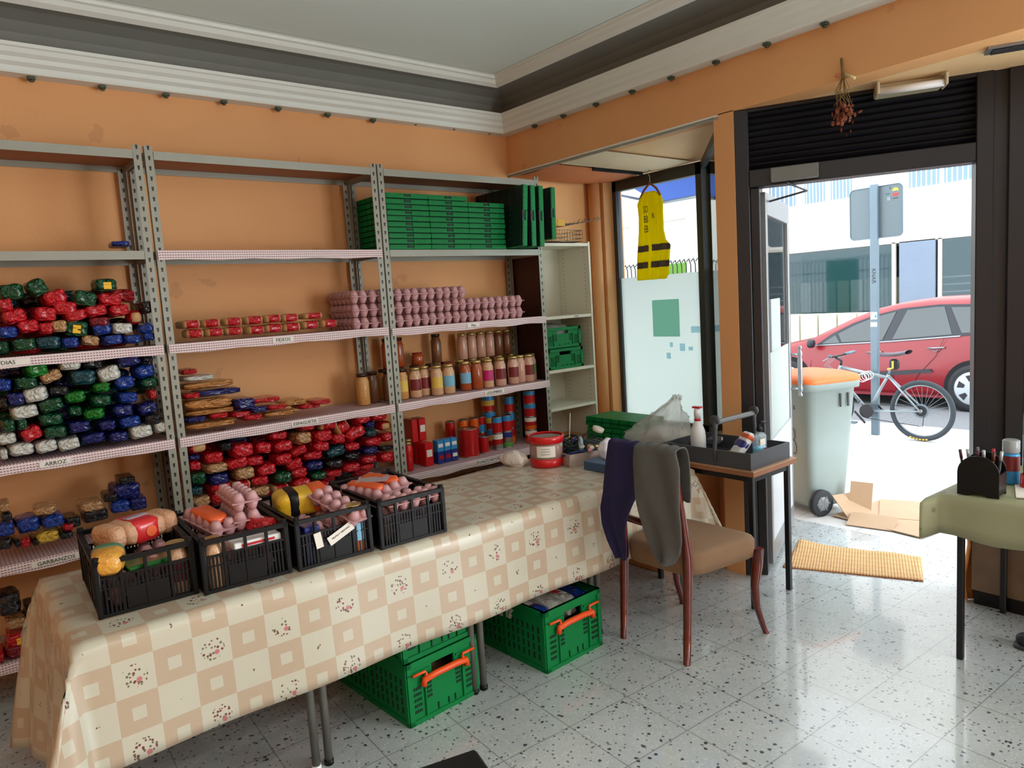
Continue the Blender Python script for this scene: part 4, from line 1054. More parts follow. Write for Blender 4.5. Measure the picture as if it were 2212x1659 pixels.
# tablecloth
X0, X1 = edges[0]-0.012, edges[-1]+0.012
Wc, Dc = X1-X0, TY1-TY0+0.016
zc = TZ+0.004
FD, LD, RD, BD = 0.40, 0.66, 0.34, 0.18
us = [-LD+LD*k/16 for k in range(16)]+[Wc*k/90 for k in range(91)]+[Wc+RD*(k+1)/10 for k in range(10)]
vs_ = [-FD+FD*k/12 for k in range(12)]+[Dc*k/24 for k in range(25)]+[Dc+BD*(k+1)/6 for k in range(6)]
rows = []; uvl = []
def hang(du, dv, cx_, cy_, sx, sy, ph):
    # du, dv >= 0 overhang past the corner in each direction
    d = math.hypot(du, dv)
    if d < 1e-6: return Vector((cx_, cy_, zc))
    if du > 0 and dv > 0:
        a = math.atan2(dv, du)
        fold = math.sin(a*2)
        r_ = 0.012+d*(0.10+0.30*fold)
        a2 = a + 0.45*math.sin(a*4)*fold
        dz = math.sqrt(max(0, d*d-(r_-0.012)**2))
        return Vector((cx_+sx*r_*math.cos(a2), cy_+sy*r_*math.sin(a2), zc-dz))
    return None
for v in vs_:
    row = []
    for u in us:
        du = -u if u < 0 else (u-Wc if u > Wc else 0)
        dv = -v if v < 0 else (v-Dc if v > Dc else 0)
        cx_ = X0 if u < 0 else (X1 if u > Wc else X0+u)
        cy_ = TY0-0.008 if v < 0 else (TY1+0.008 if v > Dc else TY0-0.008+v)
        sx = -1 if u < 0 else 1; sy = -1 if v < 0 else 1
        if du > 0 and dv > 0: p = hang(du, dv, cx_, cy_, sx, sy, 0)
        elif du > 0:
            p = Vector((cx_+sx*(0.012*min(1, du*20)+0.10*du), cy_, zc-du*0.99+0.004*math.sin(v*11)))
            p.x += 0.012*math.sin(v*14)*du*4
        elif dv > 0:
            e1 = max(0, 1-u/0.35)
            p = Vector((cx_, cy_+sy*(0.010*min(1, dv*20)+(0.05+0.02*e1)*dv)+sy*0.012*math.sin(u*9+1)*dv*2, zc-dv*0.99+0.012*e1*dv))
        else:
            ed = min(u, Wc-u, v, Dc-v)
            p = Vector((cx_, cy_, zc+0.0015*math.sin(u*17)*math.sin(v*13)+0.003*math.exp(-((u-1.35-(v-.2)*.5)/0.02)**2)))
            if ed < 1e-6: p.z -= 0.004
        row.append(p); uvl.append((u+0.03, v+0.076))
    rows.append(row)
m = MB(); m.grid(rows, MATS['tablecloth_print'])
cloth = tag(m.build('tablecloth', uv=uvl), 'long cream and tan checked oilcloth with flower sprigs over the row of tables', 'tablecloth')
sol = cloth.modifiers.new('thickness', 'SOLIDIFY'); sol.thickness = 0.0015; sol.offset = 1
CTZ = zc+0.0035

# ---------------------------------------------------------------- black vegetable crates with goods
def lattice(mb, c0, c1, z0, z1, fixed, axis, m_, n_):
    # wall built of real bars: top open windows, lower slats, solid foot panel
    def bar(a0, a1, za, zb, th=0.004):
        if axis == 'y': mb.b6(a0, a1, fixed-th, fixed+th, za, zb, m_)
        else: mb.b6(fixed-th, fixed+th, a0, a1, za, zb, m_)
    H = z1-z0; L = c1-c0
    bar(c0, c1, z1-0.016, z1, 0.009); bar(c0, c1, z0, z0+0.012, 0.007)
    bar(c0, c1, z0+H*0.66, z0+H*0.70); bar(c0, c1, z0+H*0.48, z0+H*0.50, 0.003)
    for k in range(n_+1):
        a = c0+L*k/n_; bar(a-0.005, a+0.005, z0, z1, 0.006)
    bar(c0+L*0.28, c1-L*0.28, z0+0.01, z0+H*0.44, 0.003)
    q = n_*6
    for k in range(q+1):
        a = c0+L*k/q; bar(a-0.0034, a+0.0034, z0, z0+H*0.66, 0.0025)
def veg_crate(loc, rot, label):
    w, d, h = 0.298, 0.47, 0.19
    t_ = thing('vegetable_crate', label, 'crate', loc, (0, 0, rot), 'black crates on the checked cloth')
    b_ = MB(); b_.b6(-w/2, w/2, -d/2, d/2, 0, 0.006, black)
    for sy in (-1, 1): lattice(b_, -w/2, w/2, 0, h, sy*(d/2-0.004), 'y', black, 4)
    for sx in (-1, 1):
        lattice(b_, -d/2, d/2, 0, h, sx*(w/2-0.004), 'x', black, 5)
        b_.b6(sx*(w/2-0.004)-0.0012, sx*(w/2-0.004)+0.0012, -d/2+0.01, d/2-0.01, 0.005, h*0.86, black)
    for sx in (-1, 1):
        for sy in (-1, 1): b_.cyl((sx*(w/2-0.007), sy*(d/2-0.007), 0), (sx*(w/2-0.007), sy*(d/2-0.007), h+0.012), 0.011, black, seg=10)
    b_.build('body', t_)
    return t_
vc = [((0.485, 2.835), -0.05, 'first black crate on the cloth from left, holding pasta and a red-banded pack'), ((0.80, 2.775), -0.06, 'second black crate on the cloth from left, holding egg cartons'),
      ((1.115, 2.745), -0.02, 'third black crate on the cloth from left, with white stickers on its front'), ((1.445, 2.715), -0.03, 'fourth black crate on the cloth from left, with an orange-labelled egg carton')]
crs = [veg_crate((x_, y_, CTZ), r_, l_) for (x_, y_), r_, l_ in vc]
def inbox(i, lx, ly, z):
    (x_, y_), r_, _ = vc[i]
    return (x_+lx*math.cos(r_)-ly*math.sin(r_), y_+lx*math.sin(r_)+ly*math.cos(r_), z)
q = MB(); q.box((-0.07, -0.244, 0.10), (0.028, 0.002, 0.06), paper, rot=(0, R(-8), 0)); q.box((0.02, -0.244, 0.105), (0.11, 0.002, 0.036), paper, rot=(0, R(-24), 0)); s_ = q.build('sticker', crs[2]); s_['label'] = 'white paper stickers'
text('lettering', 'FRUTAS Y VERDURAS', 0.0085, ink, crs[2], (0.02, -0.2458, 0.108), (PI/2, R(-24), 0)); text('lettering', '199', 0.03, paper, crs[1], (0.115, 0.245, 0.20), FRONT)
# fill in hidden bottoms with egg cartons so that crates look full
eg = egg_carton_mesh(2, 5, 0.05, 0.07, eggm); e0 = None
def eggc(i, lx, ly, z, rot=0, label='', tilt=0, sc=1.0):
    global e0
    o = eg.build('egg_carton') if e0 is None else e0.copy()
    if e0 is None: e0 = o
    else: col.objects.link(o)
    o.location = inbox(i, lx, ly, z); o.rotation_euler = (tilt, 0, rot+vc[i][1]); o.scale = (sc, sc, sc)
    return tag(o, label, 'egg carton', 'egg cartons in the black crates')
for i in range(4):
    for s_, nm in ((-1, 'left'), (1, 'right')):
        for lv, ln in ((0, 'lower'), (1, 'upper')):
            if i == 0 and lv == 1 and s_ == -1: continue
            eggc(i, s_*0.062, -0.06, CTZ+0.008+lv*0.071, 0, 'egg carton inside the %s black crate, %s %s one' % (ORD[i], ln, nm))
TOPZ = CTZ+0.155
redlab = M('red_label', S(206, 36, 40), 0.3, coat=0.3); oral = M('orange_label', S(232, 96, 44), 0.35, coat=0.2); beige = M('beige_card_rolls', S(206, 156, 122), 0.5, bump=0.8, bscale=60, var=0.2, vscale=90)
# crate 1
t_ = thing('wrapped_food_pack', 'long beige ribbed pack with a red label band in the first black crate', 'pack', inbox(0, 0.02, 0.045, TOPZ+0.005), (0, 0, 0.35))
m = MB()
for k in range(5): m.blob((-0.10+k*0.05, 0, 0.042), (0.062, 0.15, 0.085), beige, p=3.5, n=6, noise=0.02, seed=k)
m.build('wrapped_rows', t_)
m = MB(); m.blob((0.0, 0, 0.042), (0.115, 0.156, 0.090), redlab, p=5, n=6); q_ = m.build('label_band', t_); q_['label'] = 'red label band'
m = MB(); m.box((-0.0, -0.0, 0.0885), (0.08, 0.03, 0.002), M('silver_print', S(190, 180, 190), 0.3, 0.3), rot=(0, 0, 0.1)); m.lathe([(0.02, 0), (0.02, 0.0015)], (0.01, -0.0795, 0.04), oral, 16, axis=(0, -1, 0)); m.build('printed_panel', t_)
t_ = thing('pasta_bag', 'clear bag of yellow macaroni with green top at left of the first crate', 'bag', inbox(0, -0.10, -0.17, TOPZ-0.02), (0, 0, -0.2))
m = MB(); m.blob((0, 0, 0.035), (0.10, 0.16, 0.085), M('yellow_macaroni', S(226, 160, 60), 0.35, coat=0.5, bump=1.0, bscale=45, var=0.25, vscale=60), p=2.8, n=8, noise=0.03, seed=3); m.build('pasta', t_)
m = MB(); m.blob((0, 0.035, 0.037), (0.104, 0.06, 0.09), M('green_teal_label', S(70, 120, 90), 0.3, coat=0.4), p=3, n=7); m.build('label_band', t_)
m = MB(); m.box((0, 0, 0.012), (0.2, 0.12, 0.024), M('green_tray', S(20, 90, 30), 0.3, coat=0.3), rot=(0, 0, 0.1), bev=0.004); tag(m.build('food_tray', loc=inbox(0, 0.04, -0.15, TOPZ-0.035)), 'flat green packet below the red-banded pack in the first crate', 'packet')
jar(*inbox(0, 0.105, -0.185, CTZ+0.008)[:2], CTZ+0.008, 0.178, 0.04, bean, lidm, mar, 'jar with gold lid at right front of the first black crate', 'gold-lidded jars in the black crates')
# crate 2
o = eggc(1, -0.06, 0.03, TOPZ-0.005, 0.25, 'egg carton with orange label lying in the second black crate', 0.1)
m = MB(); m.blob((0, 0, 0.062), (0.075, 0.18, 0.035), oral, p=4, n=6, noise=0.05); s_ = m.build('label_band', o); s_['label'] = 'orange paper band'
for lv in range(2):
    o = eggc(1, 0.055, 0.03, TOPZ+lv*0.07, 0.0, 'clear pinkish egg carton in the second black crate, %s of two' % ('lower', 'upper')[lv])
jar(*inbox(1, -0.10, -0.19, 0)[:2], CTZ+0.008, 0.175, 0.04, bean, lidm, None, 'jar with gold lid at left front of the second black crate', 'gold-lidded jars in the black crates')
cbox(*inbox(1, 0.045, -0.19, TOPZ-0.03), (0.17, 0.07, 0.028), white, 'white flat box at the front of second black crate', cat='box', name='flat_box', front=redc)
o = bpy.data.objects.new('food_pack', pack_mesh('R', 1, 0.1)); col.objects.link(o); o.location = inbox(1, 0.105, -0.10, TOPZ+0.01); o.scale = (0.09, 0.12, 0.05); o.rotation_euler = (0, 0.2, 0.4)
tag(o, 'red pack at the right corner of the second black crate', 'pack')
# crate 3
t_ = thing('coffee_pack', 'yellow and black pack with orange end in the third black crate', 'pack', inbox(2, -0.02, 0.05, TOPZ-0.01), (0.05, 0, -0.15))
m = MB(); m.blob((0, 0, 0.045), (0.2, 0.15, 0.10), M('yellow_foil', S(226, 178, 40), 0.3, coat=0.4, bump=0.5), p=4.5, n=8, noise=0.03); m.build('bag_body', t_)
m = MB(); m.blob((-0.035, 0, 0.046), (0.05, 0.156, 0.106), black, p=5, n=6); m.build('label_band', t_)
m = MB(); m.blob((0.07, -0.005, 0.05), (0.08, 0.16, 0.106), oral, p=4, n=6, noise=0.03); m.build('orange_panel', t_)
o = eggc(2, 0.07, -0.12, TOPZ-0.01, 0.35, 'egg carton at right front corner of the third black crate', 0.35, 1.0)
jar(*inbox(2, 0.10, -0.195, 0)[:2], CTZ+0.008, 0.185, 0.04, tomat, lidm, lbl, 'jar with gold lid at right front of the third black crate', 'gold-lidded jars in the black crates')
cbox(*inbox(2, -0.08, -0.19, CTZ+0.01), (0.06, 0.05, 0.14), navc, 'small blue box at the front of the third black crate', cat='box', name='flat_box')
# crate 4
egw = egg_carton_mesh(4, 5, 0.05, 0.07, eggm); o = egw.build('egg_carton', loc=inbox(3, -0.03, 0.03, TOPZ-0.01), rot=(0.0, -0.12, 0.25))
tag(o, 'big egg carton with orange label slanting in the fourth black crate', 'egg carton')
m = MB(); m.blob((-0.045, 0, 0.062), (0.05, 0.2, 0.03), oral, p=5, n=6, noise=0.04); m.blob((0.04, 0, 0.062), (0.06, 0.2, 0.03), oral, p=5, n=6, noise=0.04); m.box((0, 0.0, 0.075), (0.06, 0.14, 0.004), MATS['silver_print'], rot=(0, 0, 0.5)); s_ = m.build('label_band', o); s_['label'] = 'orange and silver label'
eggc(3, 0.03, -0.175, TOPZ-0.03, PI/2, 'pale egg carton at the front of the fourth black crate', 0)

# ---------------------------------------------------------------- bucket, box, clutter at the right end of the cloth
t_ = thing('plastic_tub', 'round clear tub with red rim and red base on the cloth', 'tub', (2.665, 3.035, CTZ))
m = MB(); m.lathe([(0.088, 0), (0.095, 0.004), (0.097, 0.05)], (0, 0, 0), redp, 28); m.build('base_band', t_)
m = MB(); m.lathe([(0.097, 0.05), (0.094, 0.14)], (0, 0, 0), M('tub_body', S(170, 140, 130), 0.15, coat=0.5, var=0.3, vscale=8), 28); m.build('tub_wall', t_)
m = MB(); m.lathe([(0.096, 0.135), (0.102, 0.137), (0.103, 0.175), (0.098, 0.178), (0.094, 0.172)], (0, 0, 0), redp, 28, cap=False); m.lathe([(0.093, 0.165), (0.05, 0.17), (0.001, 0.168)], (0, 0, 0), M('foil_lid', S(170, 166, 160), 0.3, 0.4, bump=0.5), 28, cap=False); m.tube([(0.102, -0.02, 0.16), (0.125, 0, 0.155), (0.102, 0.03, 0.16)], 0.003, redp, 6); m.build('rim', t_)
m = MB(); rows = []
for zz in (0.062, 0.125): rows.append([(0.0985*math.cos(a), 0.0985*math.sin(a), zz) for a in [R(-165+k*8) for k in range(9)]])
m.grid(rows, paper); m.build('paper_label', t_)
m = MB()
for k in range(3): m.tube([(0.0995*math.cos(R(-150+q_*5)), 0.0995*math.sin(R(-150+q_*5)), 0.11-k*0.015+0.003*math.sin(q_*2.5)) for q_ in range(7)], 0.0009, ink, 4)
m.build('handwriting', t_)
m = MB(); m.blob((0, 0, 0.05), (0.08, 0.18, 0.1), M('crumpled_paper', S(222, 212, 204), 0.7, bump=0.8, bscale=30), p=1.8, noise=0.14, seed=2); tag(m.build('crumpled_bag', loc=(2.53, 3.17, CTZ-0.01), rot=(0, 0, 0.4)), 'crumpled pale bag on the cloth at left of the tub', 'bag')
blueb = M('blue_card', S(58, 84, 120), 0.55, var=0.1)
t_ = thing('blue_box', 'shallow blue cardboard box on the cloth behind the hanging clothes', 'box', (2.86, 2.66, CTZ), (0, 0, 0.02))
m = MB(); m.box((0, 0, 0.0225), (0.30, 0.25, 0.045), blueb, bev=0.003); m.build('body', t_)
m = MB(); m.box((0, 0, 0.047), (0.296, 0.246, 0.004), M('blue_card_top', S(86, 112, 146), 0.5)); m.build('lid', t_)
m = MB(); m.blob((0, 0, 0.055), (0.11, 0.09, 0.12), M('white_tissue', S(222, 220, 230), 0.8, bump=0.3), p=2.2, noise=0.1, seed=9); tag(m.build('crumpled_tissue', loc=(2.82, 2.70, CTZ+0.05)), 'white crumpled tissue on the blue box', 'tissue')
t_ = thing('cardboard_tray', 'low grey cardboard tray full of cables and odds and ends', 'tray', (2.92, 2.98, CTZ), (0, 0, -0.25))
kraft = M('greyish_card', S(168, 150, 142), 0.7); m = MB()
m.b6(-0.19, 0.19, -0.15, 0.15, 0, 0.004, kraft)
for s_ in (-1, 1): m.box((0, s_*0.15, 0.035), (0.38, 0.004, 0.07), kraft, rot=(s_*-0.1, 0, 0)); m.box((s_*0.19, 0, 0.035), (0.004, 0.30, 0.07), kraft)
m.build('body', t_)
m = MB(); dkteal = M('dark_cables', S(20, 44, 44), 0.5)
r2 = random.Random(5)
for k in range(16):
    c_ = (r2.uniform(-.12, .12), r2.uniform(-.09, .1), 0.045+r2.uniform(0, 0.06)); ra = r2.uniform(0.035, 0.08)
    ax, ay = r2.uniform(-1, 1), r2.uniform(-1, 1)
    m.tube([(c_[0]+ra*math.cos(a), c_[1]+ra*math.sin(a)*0.8, c_[2]+0.02*math.sin(a*2+k)+ax*0.02*math.cos(a)) for a in [q_*2*PI/14 for q_ in range(14)]], 0.005, (dkteal, dkteal, black, navc)[k % 4], 6, closed=True)
m.blob((0, 0, 0.045), (0.32, 0.25, 0.08), dkteal, p=2.5, noise=0.1, seed=1)
tag(m.build('cable_heap', loc=(2.92, 2.98, CTZ+0.005), rot=(0, 0, -0.25)), 'tangle of dark green and black cables in the cardboard tray', 'cables')
m = MB(); m.tube([(0.0, 0.034*math.cos(a), 0.034*math.sin(a)) for a in [q_*2*PI/20 for q_ in range(20)]], 0.009, M('pale_blue_tape', S(160, 190, 208), 0.4), 8, closed=True); tag(m.build('tape_roll', loc=(2.80, 2.89, CTZ+0.115), rot=(0, 0, -0.6)), 'pale blue ring of tape standing on the cable tangle', 'tape roll')
m = MB(); m.lathe([(0.03, 0), (0.036, 0.01), (0.036, 0.028), (0.028, 0.03)], (0, 0, 0), offwhite, 18); tag(m.build('tape_roll', loc=(3.08, 3.03, CTZ+0.125), rot=(0.3, 0.2, 0)), 'cream roll of tape at right of the cable tangle', 'tape roll')
m = MB(); m.cyl((0, 0, 0), (0.05, 0.03, 0.17), 0.0025, offwhite, seg=6); tag(m.build('thin_rod', loc=(2.86, 3.05, CTZ+0.09)), 'thin pale rod sticking out of the cable tangle', 'rod')
m = MB()
for k in range(7): m.blob((r2.uniform(-.05, .05), r2.uniform(-.03, .03), 0.012+k*0.003), (0.03, 0.022, 0.02), (paper, M('pink_bits', S(220, 150, 160), 0.5), lidm)[k % 3], p=2.5, n=4)
tag(m.build('small_parts', loc=(2.83, 2.84, CTZ+0.075)), 'small white and pink bits at the front of the cardboard tray', 'small parts', kind='stuff')

# ---------------------------------------------------------------- crates on the floor below
g1 = open_crate('plastic_crate', 0.365, 0.58, 0.27, greenp, 'green crate on the floor under the table, lower of the stacked pair', (1.50, 2.76, 0.0), 0.06, handle=True)
g2 = open_crate('plastic_crate', 0.365, 0.58, 0.27, greenp, 'green crate stacked on another under the table', (1.495, 2.77, 0.272), 0.06, handle=True)
g3 = open_crate('plastic_crate', 0.375, 0.55, 0.29, greenp, 'green crate alone under the table, filled with milk-like bags', (2.19, 2.66, 0.0), 0.04, handle=True)
for i, (k, lb) in enumerate((('W', 'white bag with blue end'), ('W', 'white bag lying second'), ('W', 'white bag with red print'), ('B', 'blue bag'))):
    o = bpy.data.objects.new('food_pack', pack_mesh(k, i % 3, 0.2)); col.objects.link(o)
    o.location = (2.05+i*0.09, 2.62, 0.225); o.scale = (0.095, 0.36, 0.10); o.rotation_euler = (0.03, 0, 0.1)
    tag(o, lb+' in the lone green crate under the table, %s from left' % ORD[i], 'bag', 'bags in the lone green crate')
    if i == 0: q = MB(); q.blob((0, -0.36, 0), (1.04, 0.32, 1.04), packmat('B'), p=4, n=6); q.build('bag_end', o)
    if i == 2: q = MB(); q.box((0, -0.1, 0.5), (0.4, 0.3, 0.02), redlab); q.build('printed_panel', o)
m = MB(); m.blob((0, 0, 0.05), (0.28, 0.4, 0.12), M('brown_goods', S(110, 84, 50), 0.6, bump=0.6, var=0.3), p=3, noise=0.06); tag(m.build('paper_sack', loc=(1.50, 2.76, 0.10)), 'brown sack inside the lower stacked green crate', 'sack')

# ---------------------------------------------------------------- chair with clothes
ch = thing('dining_chair', 'dark red wooden chair with brown padded seat and curved front legs', 'chair', (2.74, 2.155, 0))
def cl_(x, y): return x-2.74, y-2.18
seatp = [(2.545, 1.985), (2.545, 2.40), (3.02, 2.43), (3.02, 1.90)]
def tap(name, pts, rs, mat_):
    mm = MB(); mm.tube([(p[0]-2.74, p[1]-2.18, p[2]) for p in pts], 0.02, mat_, 8, rs=rs); return mm.build(name, ch)
# rear legs run up into back posts
def sqpost(name, pts, ws, mat_):
    mm = MB(); rows = []
    for p, (wx, wy) in zip(pts, ws):
        x_, y_, z_ = p[0]-2.74, p[1]-2.18, p[2]
        rows.append([(x_-wx, y_-wy*0.6, z_), (x_-wx*0.6, y_-wy, z_), (x_+wx*0.6, y_-wy, z_), (x_+wx, y_-wy*0.6, z_), (x_+wx, y_+wy*0.6, z_), (x_+wx*0.6, y_+wy, z_), (x_-wx*0.6, y_+wy, z_), (x_-wx, y_+wy*0.6, z_)])
    mm.grid(rows, mat_, smooth=True, closed=True)
    i = mm.mat(mat_); n_ = len(mm.v)
    mm.f += [tuple(range(8)), tuple(range(n_-8, n_))[::-1]]; mm.mi += [i, i]; mm.sm += [False, False]
    return mm.build(name, ch)
for yb, yt in ((2.0, 2.03), (2.385, 2.36)):
    sqpost('leg', [(2.515, yb, 0), (2.53, yb, 0.2), (2.545, yb, 0.43), (2.545, yb, 0.50), (2.53, (yb+yt)/2, 0.72), (2.50, yt, 0.98), (2.495, yt, 0.995)], [(0.015, 0.015), (0.018, 0.017), (0.021, 0.019), (0.021, 0.019), (0.016, 0.017), (0.012, 0.015), (0.008, 0.01)], wood)
for yf, so in ((1.925, -1), (2.41, 1)):
    sqpost('leg', [(3.035, yf+so*0.012, 0), (3.02, yf+so*0.006, 0.03), (2.975, yf, 0.15), (2.965, yf-so*0.002, 0.26), (2.985, yf, 0.36), (3.0, yf, 0.44)], [(0.014, 0.014), (0.013, 0.013), (0.015, 0.015), (0.019, 0.018), (0.024, 0.023), (0.022, 0.022)], wood)
m = MB(); rows = []
for z_, k in ((0.40, 0.95), (0.405, 0.985), (0.44, 1.0), (0.485, 1.0), (0.50, 0.97), (0.508, 0.85), (0.515, 0.5), (0.517, 0.0)):
    ring_ = []
    for a in range(28):
        th = 2*PI*a/28; c_, s_ = math.cos(th), math.sin(th)
        px = 2.785+0.238*k*math.copysign(abs(c_)**0.35, c_); tt = (px-2.547)/0.476
        hw_ = 0.205+0.058*tt; cyy = 2.193-0.02*tt
        ring_.append((px-2.74, cyy+hw_*k*math.copysign(abs(s_)**0.35, s_)-2.18, z_))
    rows.append(ring_)
m.grid(rows, suede, closed=True); m.build('seat', ch)
for z_, hh in ((0.93, 0.05), (0.62, 0.03)):
    m = MB(); rows = []
    for k in range(11):
        yy = 2.03+0.33*k/10; bow = -0.012*math.sin(PI*k/10); xx = (2.508 if z_ > 0.8 else 2.545)+bow
        rows.append([(xx-2.74-0.01, yy-2.18, z_-hh/2), (xx-2.74+0.01, yy-2.18, z_-hh/2), (xx-2.74+0.01, yy-2.18, z_+hh/2), (xx-2.74-0.01, yy-2.18, z_+hh/2+(0.02 if z_ > 0.8 else 0)*math.sin(PI*k/10))])
    m.grid(rows, wood, closed=True); m.build('back_rail', ch)
def draped(name, prof, label, cat, mat_, xoff, folds, seed, cuff=None):
    # prof: list of (z, y_left, y_right) down the outside; starts on the seat side, goes over the rail
    mb = MB(); N = 26; rr = random.Random(seed); rows = []
    topz, ya, yb = prof[0][0], prof[0][1], prof[0][2]
    over = [(0.05, topz-0.26), (0.052, topz-0.12), (0.045, topz-0.02), (0.02, topz+0.006), (-0.01, topz+0.004)]
    for dx, zz in over:
        rows.append([(2.50+dx, ya+(yb-ya)*k/N-0.02, zz+0.004*math.sin(k)) for k in range(N+1)])
    seq = []
    for i in range(len(prof)-1):
        for q_ in range(4):
            f_ = q_/4; seq.append(tuple(prof[i][j]*(1-f_)+prof[i+1][j]*f_ for j in range(3)))
    seq.append(prof[-1])
    for (zz, yl, yr) in seq:
        dn = (topz-zz); row = []
        for k in range(N+1):
            t_ = k/N; e = math.sin(PI*t_)**0.5
            fo = folds(t_, dn)
            row.append((2.474+xoff-0.012*e-0.02*min(1, dn*4)-fo*min(1, 0.25+dn*3), yl+(yr-yl)*t_-0.02, zz))
        rows.append(row)
    mb.grid(rows, mat_)
    o = tag(mb.build(name), label, cat)
    s_ = o.modifiers.new('thickness', 'SOLIDIFY'); s_.thickness = 0.009; s_.offset = 0
    ss = o.modifiers.new('smooth', 'SUBSURF'); ss.levels = 1; ss.render_levels = 1
    return o
draped('sweater', [(1.01, 2.385, 2.10), (0.92, 2.40, 2.12), (0.80, 2.412, 2.16), (0.76, 2.412, 2.20), (0.68, 2.43, 2.24), (0.60, 2.42, 2.27), (0.52, 2.385, 2.265), (0.46, 2.345, 2.275), (0.445, 2.335, 2.28)],
       'navy blue knit sweater hanging over the back of the wooden chair', 'sweater', navy, 0.004, lambda t_, d: 0.014*math.sin(t_*6+d*4)+0.008*math.sin(t_*11-d*9), 1)
draped('sweater', [(1.015, 2.20, 1.965), (0.94, 2.205, 1.935), (0.86, 2.20, 1.925), (0.78, 2.195, 1.92), (0.70, 2.175, 1.918), (0.62, 2.145, 1.925), (0.56, 2.115, 1.945), (0.51, 2.08, 1.98), (0.49, 2.06, 2.02)],
       'grey knit sweater hanging over the back of the wooden chair', 'sweater', greyk, -0.016, lambda t_, d: 0.020*math.sin(t_*6+1.5+d*3)+0.012*math.sin(t_*9.5-d*8), 2)

# ---------------------------------------------------------------- small table, tool tray
st = thing('side_table', 'small wooden-topped table with black metal legs near the doorway', 'table', (3.40, 2.39, 0))
m = MB(); m.b6(-0.185, 0.235, -0.335, 0.345, 0.728, 0.752, woodtop); m.b6(-0.187, 0.237, -0.337, 0.347, 0.722, 0.745, woodedge); m.build('tabletop', st)
m = MB()
for a in ((-0.17, -0.15, -0.3, 0.3), (0.175, 0.195, -0.3, 0.3), (-0.17, 0.19, -0.32, -0.30), (-0.17, 0.19, 0.31, 0.33)): m.b6(*a, 0.690, 0.722, black)
m.build('apron', st)
for lx, ly in ((-0.165, -0.31), (0.18, -0.31), (-0.165, 0.32), (0.18, 0.32)):
    m = MB(); m.b6(lx-0.014, lx+0.014, ly-0.014, ly+0.014, 0, 0.722, M('black_metal', S(22, 23, 27), 0.3, 0.2), 0.003); m.build('leg', st)
tr = thing('tool_tray', 'dark grey open tray with a carrying handle on the side table', 'tray', (3.415, 2.36, 0.7525), (0, 0, 0.0))
tg = M('tray_grey', S(66, 68, 74), 0.5, var=0.08)
tw, td, thh = 0.19, 0.285, 0.088
m = MB(); m.b6(-tw, tw, -td, td, 0, 0.008, tg)
for s_ in (-1, 1): m.b6(min(s_*tw, s_*(tw-0.01)), max(s_*tw, s_*(tw-0.01)), -td, td, 0.008, thh, tg); m.b6(-tw+0.01, tw-0.01, min(s_*td, s_*(td-0.01)), max(s_*td, s_*(td-0.01)), 0.008, thh, tg)
m.build('body', tr)
m = MB()
for s_ in (-1, 1):
    m.tube([(s_*(tw+0.004), -0.07, 0.02), (s_*(tw+0.004), -0.07, 0.10), (s_*(tw-0.004), -0.07, 0.20), (s_*(tw-0.004), -0.07, 0.245)], 0.012, tg, 8, rs=[0.010, 0.011, 0.013, 0.018])
    m.blob((s_*(tw-0.004), -0.07, 0.25), (0.03, 0.06, 0.05), tg, p=2.5, n=5)
m.box((0, -0.07, 0.235), (2*tw, 0.028, 0.028), M('handle_grey', S(104, 104, 104), 0.45), bev=0.008); m.build('handle', tr)
t_ = thing('spray_bottle', 'white plastic bottle with white and red cap in the grey tray', 'bottle', (3.36, 2.50, 0.762))
m = MB(); m.lathe([(0.03, 0), (0.043, 0.008), (0.044, 0.10), (0.040, 0.14), (0.024, 0.185), (0.017, 0.20)], (0, 0, 0), white, 20); m.build('body', t_)
m = MB(); m.lathe([(0.019, 0.198), (0.019, 0.212)], (0, 0, 0), redp, 16); m.lathe([(0.018, 0.212), (0.020, 0.25), (0.014, 0.272)], (0, 0, 0), white, 16); m.box((0.0, 0.0, 0.276), (0.03, 0.05, 0.01), redp); m.build('cap', t_)
t_ = thing('sanitizer_bottle', 'clear pump bottle of blue gel at the near corner of the grey tray', 'bottle', (3.43, 2.15, 0.762))
blueg = M('blue_gel', S(30, 190, 230), 0.1, coat=0.5, emit=0.0)
m = MB(); m.box((0, 0, 0.042), (0.085, 0.045, 0.082), blueg, bev=0.012); m.build('gel', t_)
m = MB(); m.box((0, 0, 0.075), (0.09, 0.05, 0.15), M('clear_plastic', S(220, 236, 244), 0.06, alpha=0.3, coat=0.5), bev=0.016); m.lathe([(0.014, 0.148), (0.012, 0.165)], (0, 0, 0), M('clear_plastic', (1, 1, 1)), 14); m.build('bottle_body', t_)
m = MB(); m.lathe([(0.016, 0.16), (0.016, 0.18), (0.006, 0.184), (0.006, 0.205)], (0, 0, 0), black, 14); m.tube([(0, 0, 0.205), (0.02, -0.005, 0.209), (0.045, -0.012, 0.203)], 0.006, black, 8); m.build('pump', t_)
q = MB(); q.box((0.022, -0.0265, 0.045), (0.03, 0.001, 0.05), redlab); q.box((-0.01, -0.0265, 0.105), (0.05, 0.001, 0.035), paper); q.build('printed_panel', t_)
t_ = thing('wipes_pack', 'white, blue and yellow wipes pack leaning in the grey tray', 'pack', (3.375, 2.235, 0.83), (R(0), R(-52), R(-30)))
m = MB(); m.blob((0, 0, 0), (0.20, 0.10, 0.045), white, p=4, n=8, noise=0.04); m.build('pouch', t_)
m = MB(); m.blob((0.02, 0, 0.002), (0.05, 0.102, 0.046), navc, p=5, n=6); m.blob((-0.05, 0, 0.002), (0.03, 0.102, 0.046), ylw, p=5, n=6); m.blob((0.07, 0, 0.002), (0.03, 0.100, 0.044), oral, p=5, n=6); m.build('printed_bands', t_)
